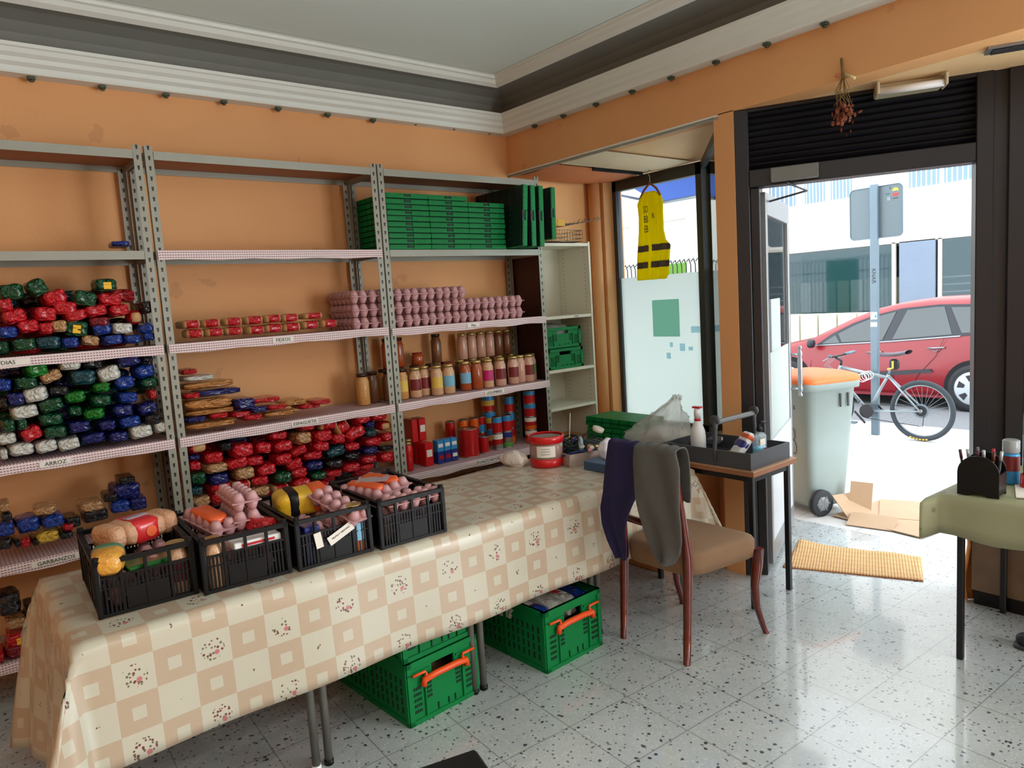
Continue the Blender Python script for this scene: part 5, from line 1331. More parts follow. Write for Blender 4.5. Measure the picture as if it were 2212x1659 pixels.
m = MB(); m.box((0, 0, 0.02), (0.11, 0.07, 0.03), dkgrey, bev=0.004); m.box((0.02, -0.036, 0.025), (0.02, 0.002, 0.015), paper); tag(m.build('small_device', loc=(3.52, 2.50, 0.80), rot=(0, 0, 0.3)), 'small dark grey device with white label in the back of tray', 'device')
m = MB(); rows = []
rb = random.Random(11)
prof_ = [(0.13, 0.0), (0.165, 0.02), (0.18, 0.05), (0.178, 0.08), (0.165, 0.11), (0.14, 0.14), (0.115, 0.17), (0.095, 0.195), (0.07, 0.22), (0.055, 0.245), (0.035, 0.27), (0.025, 0.29), (0.03, 0.30), (0.01, 0.31)]
for i, (rr_, zz) in enumerate(prof_):
    ring_ = []
    for k in range(44):
        a = k*2*PI/44
        q_ = 1+0.10*math.sin(a*3+i*0.5)+0.09*math.sin(a*7-i*0.9)+0.07*math.sin(a*12+i*1.7)+rb.uniform(-0.05, 0.05)
        ring_.append((rr_*q_*math.cos(a)+0.10*zz/0.31*0.6, rr_*q_*1.08*math.sin(a)-0.22*(zz/0.31)**2*0.5, zz+0.012*math.sin(a*5+i)+rb.uniform(-0.006, 0.006)))
    rows.append(ring_)
m.grid(rows, clearbag, closed=True); o = tag(m.build('plastic_bag', loc=(3.46, 2.87, 0.754)), 'large clear plastic bag gathered to a point beside the grey tray', 'bag')
m = MB(); m.blob((0, 0, 0.055), (0.22, 0.24, 0.11), M('grey_bag_contents', S(178, 172, 168), 0.6, bump=0.5), p=2.5, noise=0.07); tag(m.build('bag_contents', loc=(3.48, 2.88, 0.76)), 'pale grey bundle inside the large clear plastic bag', 'bundle')
# support for it: a plain box-like stool behind the side table, and stored goods below
t_ = thing('storage_box', 'orange-brown wooden crate standing behind the side table', 'box', (3.46, 2.90, 0))
m = MB(); m.box((0, 0, 0.376), (0.34, 0.28, 0.752), M('orange_wood', S(206, 146, 92), 0.6, var=0.12), bev=0.006); m.build('body', t_)
m = MB(); m.box((-0.172, -0.02, 0.62), (0.003, 0.15, 0.12), paper, rot=(0.3, 0, 0)); m.box((-0.1735, -0.02, 0.66), (0.003, 0.12, 0.02), redlab, rot=(0.3, 0, 0)); m.build('paper_label', t_)

# ---------------------------------------------------------------- right table
olive, t, b = newmat('leaf_print_cloth', 0.6)
v = t.coord(); mp = nn(olive.node_tree, 'ShaderNodeMapping'); mp.inputs['Scale'].default_value = (1, 0.45, 1); mp.inputs['Rotation'].default_value = (0.7, 0, 0); olive.node_tree.links.new(v, mp.inputs['Vector'])
vo = t.voro(mp.outputs[0], 16); r_, g_, b_ = t.sep(vo['Color'])
lf_ = t.m('MULTIPLY', t.m('LESS_THAN', t.m('ADD', vo['Distance'], t.m('MULTIPLY', t.noise(v, 25, 2), 0.2)), 0.36), t.m('LESS_THAN', r_, 0.5))
c = t.mix(t.m('MULTIPLY', lf_, 0.7), S(158, 160, 128), S(112, 122, 92))
olive.node_tree.links.new(c, b.inputs['Base Color'])
rt = thing('desk_table', 'table with thin black legs at the right edge of the view', 'table', (3.73, 0.62, 0))
m = MB(); m.b6(-0.36, 0.36, -0.60, 0.60, 0.715, 0.742, woodtop); m.build('tabletop', rt)
for lx, ly in ((-0.345, 0.53), (0.275, 0.55), (-0.345, -0.55), (0.275, -0.55)):
    m = MB(); m.b6(lx-0.013, lx+0.013, ly-0.013, ly+0.013, 0, 0.715, MATS['black_metal'], 0.003); m.build('leg', rt)
m = MB(); rows = []
for (dx, z_) in ((-0.375, 0.565), (-0.375, 0.62), (-0.372, 0.70), (-0.368, 0.738), (-0.35, 0.747), (0.35, 0.747), (0.362, 0.744), (0.368, 0.70), (0.37, 0.62)):
    r_ = []
    for k in range(27):
        e_ = max(0, (k-22)/4)          # stiff free end past the table corner
        x_ = 3.73+dx-(0.010*math.sin(k*1.1)+0.006)*max(0, 0.75-z_)*5
        if dx < 0: x_ -= 0.085*e_*(1 if dx < -0.36 else 0.6)
        r_.append((x_, 0.015+min(k, 22)*1.21/22+0.05*e_*(1 if dx < 0 else 0.3), z_-0.012*math.sin(k*0.8)*(0.75-z_)*3-(0.02*e_ if z_ > 0.73 else 0)))
    rows.append(r_)
m.grid(rows, olive)
o = tag(m.build('tablecloth'), 'olive green leaf-print cloth over the table at the right edge', 'tablecloth'); s_ = o.modifiers.new('thickness', 'SOLIDIFY'); s_.thickness = 0.002; s_.offset = 1
# arched pen holder with pens
ph_ = thing('pen_holder', 'black arched pen holder at the corner of the olive cloth table', 'pen holder', (3.45, 1.095, 0.7505), (0, 0, 0.05))
poly = [(-0.078, 0)]+[(-0.078, 0.10)]+[(-0.078*math.cos(a), 0.10+0.075*math.sin(a)) for a in [PI*k/14 for k in range(1, 14)]]+[(0.078, 0.10), (0.078, 0)]+[(0.032*math.cos(a), 0.016*math.sin(a)) for a in [PI*k/8 for k in range(9)]]
m = MB(); m.prism(poly, 'x', -0.055, -0.047, black); m.prism(poly, 'x', 0.047, 0.055, black); m.box((0, 0, 0.022), (0.1, 0.15, 0.008), black)
for s_ in (-1, 1): m.b6(-0.047, 0.047, min(s_*0.078, s_*0.070), max(s_*0.078, s_*0.070), 0.01, 0.10, black)
m.build('body', ph_)
pens = [('dark maroon', S(70, 20, 40)), ('silver', S(150, 150, 150)), ('grey', S(110, 100, 100)), ('purple', S(80, 20, 60)), ('orange', S(236, 120, 20)), ('crimson', S(170, 20, 50)), ('brown', S(90, 50, 40)), ('black', S(24, 24, 26))]
for k, (n_, c_) in enumerate(pens):
    t_ = thing('pen', '%s pen standing in the black arched holder' % n_, 'pen', (3.43+0.03*(k % 3)-0.01, 1.145-k*0.015, 0.78), (R(-8+k*2), R(rnd.uniform(-6, 6)), 0), 'pens in the arched holder')
    m = MB(); m.cyl((0, 0, 0), (0, 0, 0.125), 0.0055, M('pen_'+n_.replace(' ', '_'), c_, 0.35), seg=8); m.build('barrel', t_)
    m = MB(); m.cyl((0, 0, 0.126), (0, 0, 0.165), 0.0065, M('pen_cap', S(190, 190, 195), 0.3, 0.3) if k % 3 == 1 else MATS['pen_'+n_.replace(' ', '_')], seg=8); m.build('cap', t_)
t_ = thing('spray_can', 'clear-capped spray can with red and blue label on the olive cloth', 'can', (3.70, 1.06, 0.7505))
m = MB(); m.lathe([(0.03, 0), (0.034, 0.006), (0.034, 0.13), (0.03, 0.14)], (0, 0, 0), skyb, 18); m.build('body', t_)
m = MB(); m.lathe([(0.0345, 0.06), (0.0345, 0.128)], (0, 0, 0), M('dull_red', S(130, 50, 50), 0.3), 18, cap=False); m.build('label_band', t_)
m = MB(); m.lathe([(0.032, 0.141), (0.034, 0.145), (0.034, 0.195), (0.028, 0.20)], (0, 0, 0), M('cap_clear_grey', S(176, 182, 184), 0.15, alpha=0.75), 18); m.build('cap', t_)
t_ = thing('tape_dispenser', 'red and blue cylindrical pot partly in view on the olive cloth', 'pot', (3.66, 0.965, 0.7505))
m = MB(); m.lathe([(0.045, 0), (0.048, 0.01), (0.045, 0.06)], (0, 0, 0), redp, 18); m.build('base', t_)
m = MB(); m.lathe([(0.036, 0.061), (0.036, 0.13)], (0, 0, 0), M('indigo', S(60, 50, 140), 0.35), 18); m.build('upper_part', t_)
for k in range(3):
    m = MB(); m.box((0, 0, 0.003), (0.21, 0.148, 0.005), paper if k != 1 else dkgrey); tag(m.build('paper_sheaf', loc=(3.58-k*0.05, 0.93-k*0.16, 0.7505+(0.006 if k == 1 else 0)), rot=(0, 0, 0.3-k*0.3)), ('white sheet of paper near the red pot', 'dark folder on the olive cloth table', 'white sheet of paper at the right edge')[k], 'paper')
# low mottled cabinet below/behind it
t_ = thing('low_cabinet', 'low brown mottled cabinet with dark plinth behind the right table', 'cabinet', (4.13, 0.60, 0))
mott = M('mottled_brown', S(128, 108, 88), 0.6, var=0.35, vscale=9, bump=0.1)
m = MB(); m.b6(-0.10, 0.1, -0.72, 0.72, 0.075, 0.60, mott); m.build('body', t_)
m = MB(); m.b6(-0.095, 0.1, -0.71, 0.71, 0, 0.075, black); m.build('plinth', t_)
m = MB(); m.box((-0.102, 0.25, 0.4), (0.004, 0.14, 0.24), M('taped_paper', S(150, 136, 116), 0.7)); m.build('taped_paper', t_)
m = MB(); rows = []
for k in range(9):
    zz = 0.005+0.6*k/8
    rows.append([(4.03+0.19*j/8, 1.335+0.02*math.sin(j*1.7)+0.012*math.sin(k*1.1), zz) for j in range(9)])
m.grid(rows, M('orange_cloth', S(214, 140, 70), 0.75, bump=0.2)); o = tag(m.build('hanging_cloth'), 'orange cloth hanging at the end of the mottled cabinet', 'cloth'); s_ = o.modifiers.new('thickness', 'SOLIDIFY'); s_.thickness = 0.006
# shoe at the right edge
t_ = thing('shoe', 'dark shoe toe at the right edge of the floor', 'shoe', (3.69, 0.90, 0), (0, 0, R(95)))
m = MB(); m.blob((0, 0, 0.04), (0.25, 0.09, 0.07), M('shoe_dark', S(40, 42, 50), 0.6), p=2.6, n=9); m.build('upper', t_)
m = MB(); m.blob((0, 0, 0.01), (0.265, 0.095, 0.022), dkgrey, p=4, n=8); m.build('sole', t_)
# black padded object at the bottom edge: corner of a stool top
t_ = thing('stool', 'black flat-topped stool cut by the bottom edge of the view', 'stool', (0.928, 1.552, 0), (0, 0, -0.25))
m = MB(); m.box((0, 0, 0.385), (0.30, 0.30, 0.03), black, bev=0.01); m.build('seat', t_)
for sx in (-1, 1):
    for sy in (-1, 1):
        m = MB(); m.cyl((sx*0.12, sy*0.12, 0), (sx*0.11, sy*0.11, 0.37), 0.011, black); m.build('leg', t_)

# ---------------------------------------------------------------- door mat
mt, t, b = newmat('straw_mat', 0.85)
x, y, z = t.sep(t.coord())
ribs = t.m('ABSOLUTE', t.m('SUBTRACT', t.m('FRACT', t.m('MULTIPLY', x, 62)), 0.5))
c = t.mix(t.noise(t.coord(), 30, 4), S(196, 152, 98), S(226, 186, 130))
c = t.mix(t.m('MULTIPLY', t.m('GREATER_THAN', ribs, 0.40), 0.6), c, S(120, 84, 50))
cr_ = t.m('ABSOLUTE', t.m('SUBTRACT', t.m('FRACT', t.m('MULTIPLY', y, 14)), 0.5))
c = t.mix(t.m('MULTIPLY', t.m('GREATER_THAN', cr_, 0.455), 0.5), c, S(186, 90, 60))
mt.node_tree.links.new(c, b.inputs['Base Color'])
bp = nn(mt.node_tree, 'ShaderNodeBump'); bp.inputs['Strength'].default_value = 0.8; bp.inputs['Distance'].default_value = 0.006
mt.node_tree.links.new(t.m('SUBTRACT', 0.5, ribs), bp.inputs['Height']); mt.node_tree.links.new(bp.outputs[0], b.inputs['Normal'])
mc4 = [Vector((3.845, 2.275, 0)), Vector((4.155, 1.60, 0)), Vector((4.52, 1.75, 0)), Vector((4.30, 2.42, 0))]
cen = sum(mc4, Vector())/4; dx_ = (mc4[1]-mc4[0]).normalized(); an = math.atan2(dx_.y, dx_.x)
m = MB(); rows = []; Rm = Matrix.Rotation(-an, 3, 'Z')
for i in range(13):
    row = []
    for j in range(31):
        a_ = mc4[0].lerp(mc4[1], j/30); b__ = mc4[3].lerp(mc4[2], j/30); p = Rm @ (a_.lerp(b__, i/12)-cen)
        row.append((p.x, p.y, 0.007+0.006*max(0, math.sin(j*0.32+0.5))*(1 if i > 9 else 0.3 if i > 5 else 0)+(0.02*max(0, 1-j/5)*max(0, (i-8)/4))))
    rows.append(row)
m.grid(rows, mt); o = tag(m.build('door_mat', loc=cen, rot=(0, 0, an)), 'woven straw mat with faint red lines lying in the doorway', 'mat'); s_ = o.modifiers.new('thickness', 'SOLIDIFY'); s_.thickness = 0.007; s_.offset = -1

# ---------------------------------------------------------------- vest on hanger
vy = frosted('hi_vis_yellow', S(255, 240, 20), 0.6, 0.6); vg_ = M('vest_grey_band', S(84, 72, 62), 0.5)
v_ = thing('hi_vis_vest', 'yellow high-visibility vest with grey bands hanging at the shop window', 'vest', (4.45, 3.68, 2.60))
# outline rows in (y offset, z): left edge, right edge; camera sees -x side
vr = [(-0.12, 0.05, -0.05), (-0.16, 0.10, -0.11), (-0.20, 0.125, -0.125), (-0.30, 0.115, -0.125), (-0.42, 0.12, -0.125), (-0.50, 0.13, -0.145), (-0.54, 0.135, -0.185), (-0.62, 0.145, -0.175), (-0.70, 0.15, -0.165), (-0.76, 0.155, -0.16), (-0.80, 0.15, -0.13)]
rows = []; mids = []
for i in range(len(vr)-1):
    for q_ in range(5):
        f_ = q_/5; z_, a, b_ = (vr[i][j]*(1-f_)+vr[i+1][j]*f_ for j in range(3))
        rows.append([(-0.02*math.sin(PI*k/20)-0.014*math.sin(k*1.25+1)*(0.3-z_), a+(b_-a)*k/20, z_) for k in range(21)]); mids.append(z_)
m = MB(); m.mat(vy); m.mat(vg_); m.grid(rows, vy)
nf = 20
for fi in range(len(m.f)):
    z_ = mids[fi//nf]; k = fi % nf
    if (-0.57 < z_ < -0.52 or -0.70 < z_ < -0.65) and not (7 <= k <= 9): m.mi[fi] = 1
o = m.build('vest_body', v_); s_ = o.modifiers.new('thickness', 'SOLIDIFY'); s_.thickness = 0.004
text('lettering', 'SO\nBB\nEB', 0.075, ink, v_, (-0.045, 0.015, -0.33), LEFTF, xs=0.5); text('lettering', 'B', 0.05, ink, v_, (-0.045, -0.055, -0.31), LEFTF)
m = MB(); m.tube([(0, 0, 0.0), (0, 0.012, 0.012), (0, 0.018, 0.03), (0, 0.0, 0.045), (0, -0.012, 0.035)], 0.003, steel, 6); m.tube([(0, 0, 0.0), (0, 0, -0.06)], 0.003, steel, 6)
m.tube([(0, 0.105, -0.16), (0, 0.06, -0.10), (0, 0.0, -0.055), (0, -0.06, -0.10), (0, -0.10, -0.16)], 0.009, M('hanger_wood', S(130, 70, 36), 0.4), 8); tag(m.build('coat_hanger', loc=(4.45, 3.68, 2.60)), 'brown wooden hanger holding the yellow vest', 'hanger')
# ---------------------------------------------------------------- dried flowers on the beam
fl_ = thing('dried_flower_bunch', 'bunch of dried brown flowers hanging upside down from the beam', 'dried flowers', (3.575, 1.74, 2.74))
stm = M('dry_stem', S(120, 96, 50), 0.8); pet = M('dry_petals', S(122, 60, 30), 0.8, var=0.4, vscale=30)
m = MB(); rf = random.Random(8)
m.cyl((0, 0.01, 0.03), (0, 0, -0.07), 0.006, stm, 0.008)
for k in range(14): m.tube([(0, 0, -0.05), (rf.uniform(-.02, .02), rf.uniform(-.04, .04), -0.12), (rf.uniform(-.03, .03), rf.uniform(-.045, .045), -0.19)], 0.0016, stm, 5)
m.build('stems', fl_)
m = MB()
for k in range(60):
    c_ = Vector((rf.uniform(-.035, .035), rf.gauss(0, .028), -0.225+rf.gauss(0, .03)))
    e = Euler((rf.uniform(0, 6), rf.uniform(0, 6), rf.uniform(0, 6))).to_matrix()
    L1 = rf.uniform(.015, .035); pts = [e @ Vector(p) for p in ((0, 0, 0), (L1*.5, .007, .004), (L1, 0, .008), (L1*.5, -.007, .004))]
    m.add([tuple(c_+p) for p in pts], [(0, 1, 2, 3)], pet)
for k in range(14): m.blob((rf.uniform(-.03, .03), rf.gauss(0, .028), -0.22+rf.gauss(0, .025)), (.022, .02, .024), pet, p=2, n=3)
m.build('flower_heads', fl_)
m = MB(); m.blob((0, 0.028, -0.045), (0.02, 0.03, 0.02), M('salmon_bow', S(214, 120, 90), 0.6), p=2, n=4); m.cyl((0, -0.01, -0.05), (0, -0.055, -0.08), 0.007, M('pale_stub', S(210, 190, 140), 0.7)); m.build('ribbon', fl_)
# fluorescent fitting and air grille on the soffit
t_ = thing('fluorescent_fitting', 'small fluorescent light fitting on the soffit above the doorway', 'light', (3.96, 1.60, 2.675), (0, 0, FANG+0.05))
m = MB(); m.box((0, 0.02, -0.025), (0.30, 0.13, 0.05), M('fitting_cream', S(196, 186, 160), 0.5), bev=0.008); m.build('housing', t_)
m = MB(); m.cyl((-0.14, -0.09, -0.05), (0.14, -0.09, -0.05), 0.018, white, seg=14); m.build('tube', t_)
m = MB()
for s_ in (-1, 1): m.box((s_*0.148, -0.06, -0.035), (0.014, 0.11, 0.06), MATS['fitting_cream'], bev=0.004)
m.build('end_holders', t_)
t_ = thing('air_grille', 'slotted metal air grille on the soffit at the top right', 'vent', (3.86, 1.02, 2.675), (0, 0, FANG))
m = MB(); m.b6(-0.2, 0.2, -0.05, 0.05, -0.012, 0, alu); m.build('frame', t_)
m = MB(); m.b6(-0.18, 0.18, -0.035, 0.035, -0.014, -0.011, black)
for k in range(5): m.box((0, -0.028+k*0.014, -0.016), (0.36, 0.003, 0.008), dkgrey)
m.build('slats', t_)

# ================================================================ STREET THINGS
# blue awnings outside the shop windows
for ya, yb, xx, lb in ((3.05, 4.75, 4.80, 'blue awning outside above the shop window with the vest'), (-1.2, 0.9, 4.50, 'blue awning outside at the right shop window')):
    aw = thing('awning', lb, 'awning', (xx, (ya+yb)/2, 2.98), (0, 0, 0), 'blue awnings over the shop windows'); hw = (yb-ya)/2
    m = MB(); m.add([(0, -hw, 0), (0, hw, 0), (1.05, hw, -0.38), (1.05, -hw, -0.38), (0, -hw, 0.008), (0, hw, 0.008), (1.05, hw, -0.372), (1.05, -hw, -0.372)], [(0, 1, 2, 3), (4, 7, 6, 5), (0, 4, 5, 1), (2, 6, 7, 3), (0, 3, 7, 4), (1, 5, 6, 2)], awningm)
    m.build('canopy', aw)
    m = MB(); m.cyl((1.05, -hw, -0.38), (1.05, hw, -0.38), 0.02, alu); m.cyl((0.02, -hw+0.05, -0.3), (1.03, -hw+0.05, -0.39), 0.012, alu); m.cyl((0.02, hw-0.05, -0.3), (1.03, hw-0.05, -0.39), 0.012, alu); m.build('arms', aw)

# rubbish bin
bn = thing('wheelie_bin', 'pale grey wheeled bin with orange lid outside the door', 'bin', (5.16, 2.80, -0.012), (0, 0, R(-20)))
bg = M('bin_pale', S(150, 166, 164), 0.5, var=0.05); blid = M('bin_lid_orange', S(244, 120, 50), 0.45)
m = MB(); rows = []
for z_, hx, hy in ((0.05, 0.16, 0.19), (0.08, 0.17, 0.20), (0.5, 0.205, 0.225), (0.93, 0.235, 0.25), (0.935, 0.265, 0.275), (0.99, 0.27, 0.28)):
    ring_ = []
    for a in range(24):
        th = 2*PI*a/24; c_, s_ = math.cos(th), math.sin(th)
        ring_.append((hx*math.copysign(abs(c_)**0.3, c_), hy*math.copysign(abs(s_)**0.3, s_), z_))
    rows.append(ring_)
m.grid(rows, bg, closed=True); i = m.mat(bg); m.f.append(tuple(range(24))[::-1]); m.mi.append(i); m.sm.append(False); m.build('body', bn)
m = MB(); rows = []
for z_, k in ((0.985, 1.0), (1.005, 1.02), (1.03, 0.97), (1.055, 0.7), (1.065, 0.0)):
    rows.append([(0.272*k*math.copysign(abs(math.cos(2*PI*a/24))**0.35, math.cos(2*PI*a/24)), 0.283*k*math.copysign(abs(math.sin(2*PI*a/24))**0.35, math.sin(2*PI*a/24)), z_) for a in range(24)])
m.grid(rows, blid, closed=True); m.build('lid', bn)
for s_ in (-1, 1):
    m = MB(); m.lathe([(0.03, -0.025), (0.085, -0.022), (0.1, -0.015), (0.1, 0.015), (0.085, 0.022), (0.03, 0.025)], (-0.13, -s_*0.25, 0.10), M('tyre', S(34, 36, 40), 0.7), 24, axis=(0, 1, 0)); w_ = m.build('wheel', bn)
    m = MB(); m.lathe([(0.02, -0.027), (0.05, -0.026), (0.055, -0.02)], (-0.13, -s_*0.25, 0.10), M('hub_grey', S(120, 124, 128), 0.4), 16, axis=(0, s_, 0))
    for k in range(6): m.box((-0.13+0.035*math.cos(k*PI/3), -s_*0.25-s_*0.027, 0.10+0.035*math.sin(k*PI/3)), (0.05, 0.004, 0.008), MATS['hub_grey'], rot=(0, -k*PI/3, 0))
    m.build('hub', w_)
m = MB()
for k in range(2): m.b6(-0.222-0.004, -0.216, -0.10+k*0.1, -0.085+k*0.1, 0.79, 0.90, dkgrey)
for k in range(2): m.b6(0.05+k*0.07, 0.062+k*0.07, -0.262, -0.252, 0.80, 0.90, dkgrey)
m.build('slots', bn)
m = MB()
def xs_at(z): return -(0.17+(0.235-0.17)*(z-0.08)/0.85)-0.004
for cx_ in (0.10, 0.02, -0.06):
    for zc_, r_ in ((0.60, 0.035), (0.50, 0.042)):
        m.tube([(xs_at(zc_+r_*1.3*math.sin(a)), cx_+r_*0.7*math.cos(a), zc_+r_*1.3*math.sin(a)) for a in [k*2*PI/16 for k in range(16)]], 0.0022, dkgrey, 5, closed=True)
m.build('painted_number', bn)
# flattened cardboard on the pavement
card = M('cardboard', S(190, 160, 130), 0.8, var=0.08)
t_ = thing('cardboard_box', 'flattened cardboard box with raised flap on the pavement outside', 'cardboard', (5.17, 2.20, -0.012))
m = MB(); m.box((0.06, -0.03, 0.012), (0.60, 0.66, 0.006), card, rot=(0, 0, -0.15)); m.box((0.25, -0.05, 0.02), (0.45, 0.45, 0.006), card, rot=(0.0, -0.02, 0.4)); m.build('flat_panel', t_)
m = MB(); m.box((-0.06, 0.25, 0.075), (0.22, 0.006, 0.22), card, rot=(-0.9, 0, -0.4)); m.box((0.0, 0.22, 0.12), (0.15, 0.006, 0.24), card, rot=(-0.15, 0.1, -1.0)); m.box((-0.2, 0.05, 0.03), (0.18, 0.3, 0.005), card, rot=(0.0, -0.25, 0.2)); m.build('flap', t_)

# traffic sign seen from behind
galv = M('galvanised', S(112, 130, 142), 0.4, 0.3, var=0.12, vscale=5)
t_ = thing('sign_post', 'grey metal post carrying a square sign seen from the back', 'sign', (8.02, 3.585, -0.012))
m = MB(); m.b6(-0.025, 0.025, -0.04, 0.04, 0, 2.72, galv, 0.006); m.build('post', t_)
poly = []
for (cy_, cz_, a0) in ((-0.24, 2.64, -PI/2), (0.24, 2.64, 0), (0.24, 2.20, PI/2), (-0.24, 2.20, PI)):
    for k in range(6):
        a = a0+PI/2*k/5 if False else None
rrd = 0.05
for (sy, sz_) in ((1, 1), (-1, 1), (-1, -1), (1, -1)):
    a0 = {(1, 1): 0, (-1, 1): PI/2, (-1, -1): PI, (1, -1): 3*PI/2}[(sy, sz_)]
    for k in range(6):
        a = a0+PI/2*k/5
        poly.append((sy*(0.28-rrd)+rrd*math.cos(a), 2.425+sz_*(0.275-rrd)+rrd*math.sin(a)))
m = MB(); m.prism(poly, 'x', 0.032, 0.040, M('sign_back', S(104, 118, 124), 0.45, 0.2)); sb = m.build('sign_board', t_)
m = MB()
m.tube([(0.030, p[0]*0.985, 2.425+(p[1]-2.425)*0.985) for p in poly], 0.006, galv, 5, closed=True); m.build('rim', sb)
def disc(mb, cy_, cz_, r_, m_, a0=0, a1=2*PI, x=0.030):
    pts = [(cy_+r_*math.cos(a0+(a1-a0)*k/16), cz_+r_*math.sin(a0+(a1-a0)*k/16)) for k in range(17)]
    mb.prism(pts, 'x', x-0.001, x, m_)
m = MB(); disc(m, -0.205, 2.625, 0.032, M('logo_yellow', S(240, 214, 60), 0.5), 0, PI); disc(m, -0.205, 2.60, 0.032, M('logo_red', S(228, 60, 56), 0.5), PI, 2*PI)
m.b6(0.028, 0.029, -0.235, -0.175, 2.545, 2.552, dkgrey); m.b6(0.028, 0.029, -0.15, -0.105, 2.60, 2.605, dkgrey); m.b6(0.028, 0.029, -0.155, -0.12, 2.53, 2.57, M('sticker_grey', S(130, 146, 150), 0.5)); m.build('sticker', sb)
text('lettering', '3', 0.03, ink, sb, (0.027, -0.15, 2.66), LEFTF)
text('lettering', 'KNAR', 0.06, dkgrey, t_, (-0.027, 0, 1.75), (PI/2, R(90), -PI/2))
m = MB(); m.b6(-0.028, -0.026, -0.035, 0.035, 1.28, 1.36, paper); m.b6(-0.028, -0.026, -0.035, 0.035, 1.20, 1.25, offwhite); m.b6(-0.029, -0.028, -0.03, -0.01, 1.30, 1.33, skyb); m.build('sticker', t_)

# bicycle: plane x = 7.9, rear wheel at y 3.07, front at y 4.10
bx = 7.93
bk_ = thing('bicycle', 'silver mountain bike leaning at the sign post outside', 'bicycle', (bx, 3.6, -0.012))
silver = M('bike_silver', S(150, 160, 166), 0.3, 0.5); tyre = M('bike_tyre', S(58, 66, 72), 0.8); blk = M('bike_black', S(30, 30, 34), 0.5)
def Y(y): return y-3.6
for (yc, nm) in ((3.07, 'rear wheel'), (4.10, 'front wheel')):
    zc_ = 0.322
    m = MB(); m.tube([(0, Y(yc)+0.297*math.cos(a), zc_+0.297*math.sin(a)) for a in [k*2*PI/48 for k in range(48)]], 0.024, tyre, 10, closed=True); w_ = m.build('wheel', bk_)
    m = MB(); m.tube([(0, Y(yc)+0.268*math.cos(a), zc_+0.268*math.sin(a)) for a in [k*2*PI/48 for k in range(48)]], 0.009, silver, 6, closed=True); m.build('rim', w_)
    m = MB()
    for k in range(28): a = k*2*PI/28; m.tube([(0.02*(-1)**k, Y(yc)+0.02*math.cos(a+0.5), zc_+0.02*math.sin(a+0.5)), (0, Y(yc)+0.265*math.cos(a), zc_+0.265*math.sin(a))], 0.0014, silver, 4)
    m.cyl((-0.05, Y(yc), zc_), (0.05, Y(yc), zc_), 0.018, silver)
    if yc < 3.5:
        m.lathe([(0.055, -0.03), (0.055, -0.022)], (0, Y(yc), zc_), blk, 24, axis=(1, 0, 0)); m.lathe([(0.075, -0.024), (0.075, -0.02)], (0, Y(yc), zc_), galv, 24, axis=(1, 0, 0))
    m.build('spokes', w_)
BB = (0, Y(3.62), 0.28); ST = (0, Y(3.405), 0.69); HT = (0, Y(3.925), 0.755); HB = (0, Y(3.965), 0.655); RA = (0, Y(3.07), 0.322); FA = (0, Y(4.10), 0.322)
m = MB(); m.tube([BB, ST], 0.017, silver); m.tube([(0, ST[1]+0.012, ST[2]-0.035), HT], 0.018, silver); m.tube([BB, HB], 0.021, silver); m.tube([(0, HT[1]-.004, HT[2]+0.02), HB], 0.021, silver)
for s_ in (-1, 1): m.tube([(s_*0.03, BB[1], BB[2]), (s_*0.055, RA[1], RA[2])], 0.010, silver); m.tube([(s_*0.015, ST[1], ST[2]-0.02), (s_*0.055, RA[1], RA[2])], 0.010, silver)
m.build('frame', bk_)
m = MB()
for s_ in (-1, 1): m.tube([(s_*0.05, HB[1]+0.015, HB[2]-0.03), (s_*0.055, FA[1], FA[2])], 0.014, silver)
m.tube([(-0.05, HB[1]+0.015, HB[2]-0.03), (0.05, HB[1]+0.015, HB[2]-0.03)], 0.016, silver); m.build('fork', bk_)
m = MB(); m.tube([(0, HT[1], HT[2]+0.02), (0, HT[1]-0.01, HT[2]+0.07), (0, HT[1]+0.06, HT[2]+0.11)], 0.014, blk)
m.tube([(-0.29, HT[1]-0.02, HT[2]+0.15), (-0.1, HT[1]+0.06, HT[2]+0.12), (0.1, HT[1]+0.06, HT[2]+0.12), (0.29, HT[1]-0.02, HT[2]+0.15)], 0.011, blk)
for s_ in (-1, 1): m.tube([(s_*0.29, HT[1]-0.02, HT[2]+0.15), (s_*0.17, HT[1]+0.03, HT[2]+0.133)], 0.017, galv); m.tube([(s_*0.14, HT[1]+0.06, HT[2]+0.12), (s_*0.16, HT[1]+0.10, HT[2]+0.09), (s_*0.24, HT[1]+0.08, HT[2]+0.09)], 0.006, silver)
for k in range(3): m.tube([(-0.1+k*0.07, HT[1]+0.06, HT[2]+0.12), (-0.08+k*0.05, HT[1]+0.15, HT[2]+0.02), (0, HT[1]+0.04, HT[2]-0.06)], 0.003, silver, 5)
m.build('handlebar', bk_)
m = MB(); m.tube([ST, (0, Y(3.36), 0.86)], 0.013, silver); m.build('seat_post', bk_)
m = MB(); rows = []
for k in range(13):
    t0 = k/12; yy = Y(3.20)+0.29*t0; hw = 0.075*(1-t0)**0.8+0.02; zz = 0.905+0.03*(1-t0)-0.012*math.sin(PI*t0)
    rows.append([(hw*math.cos(a), yy, zz+0.022*math.sin(a)) for a in [q_*2*PI/12 for q_ in range(12)]])
m.grid(rows, M('saddle_cover', S(86, 78, 88), 0.4), closed=True); m.build('saddle', bk_)
m = MB(); m.blob((0, Y(3.345), 0.80), (0.07, 0.10, 0.12), blk, p=2.8, n=6); m.build('saddle_bag', bk_)
m = MB(); m.tube([(-0.036, Y(3.40), 0.75), (-0.038, Y(3.345), 0.765), (-0.038, Y(3.345), 0.84)], 0.011, ylw, 6); m.build('reflective_band', bk_)
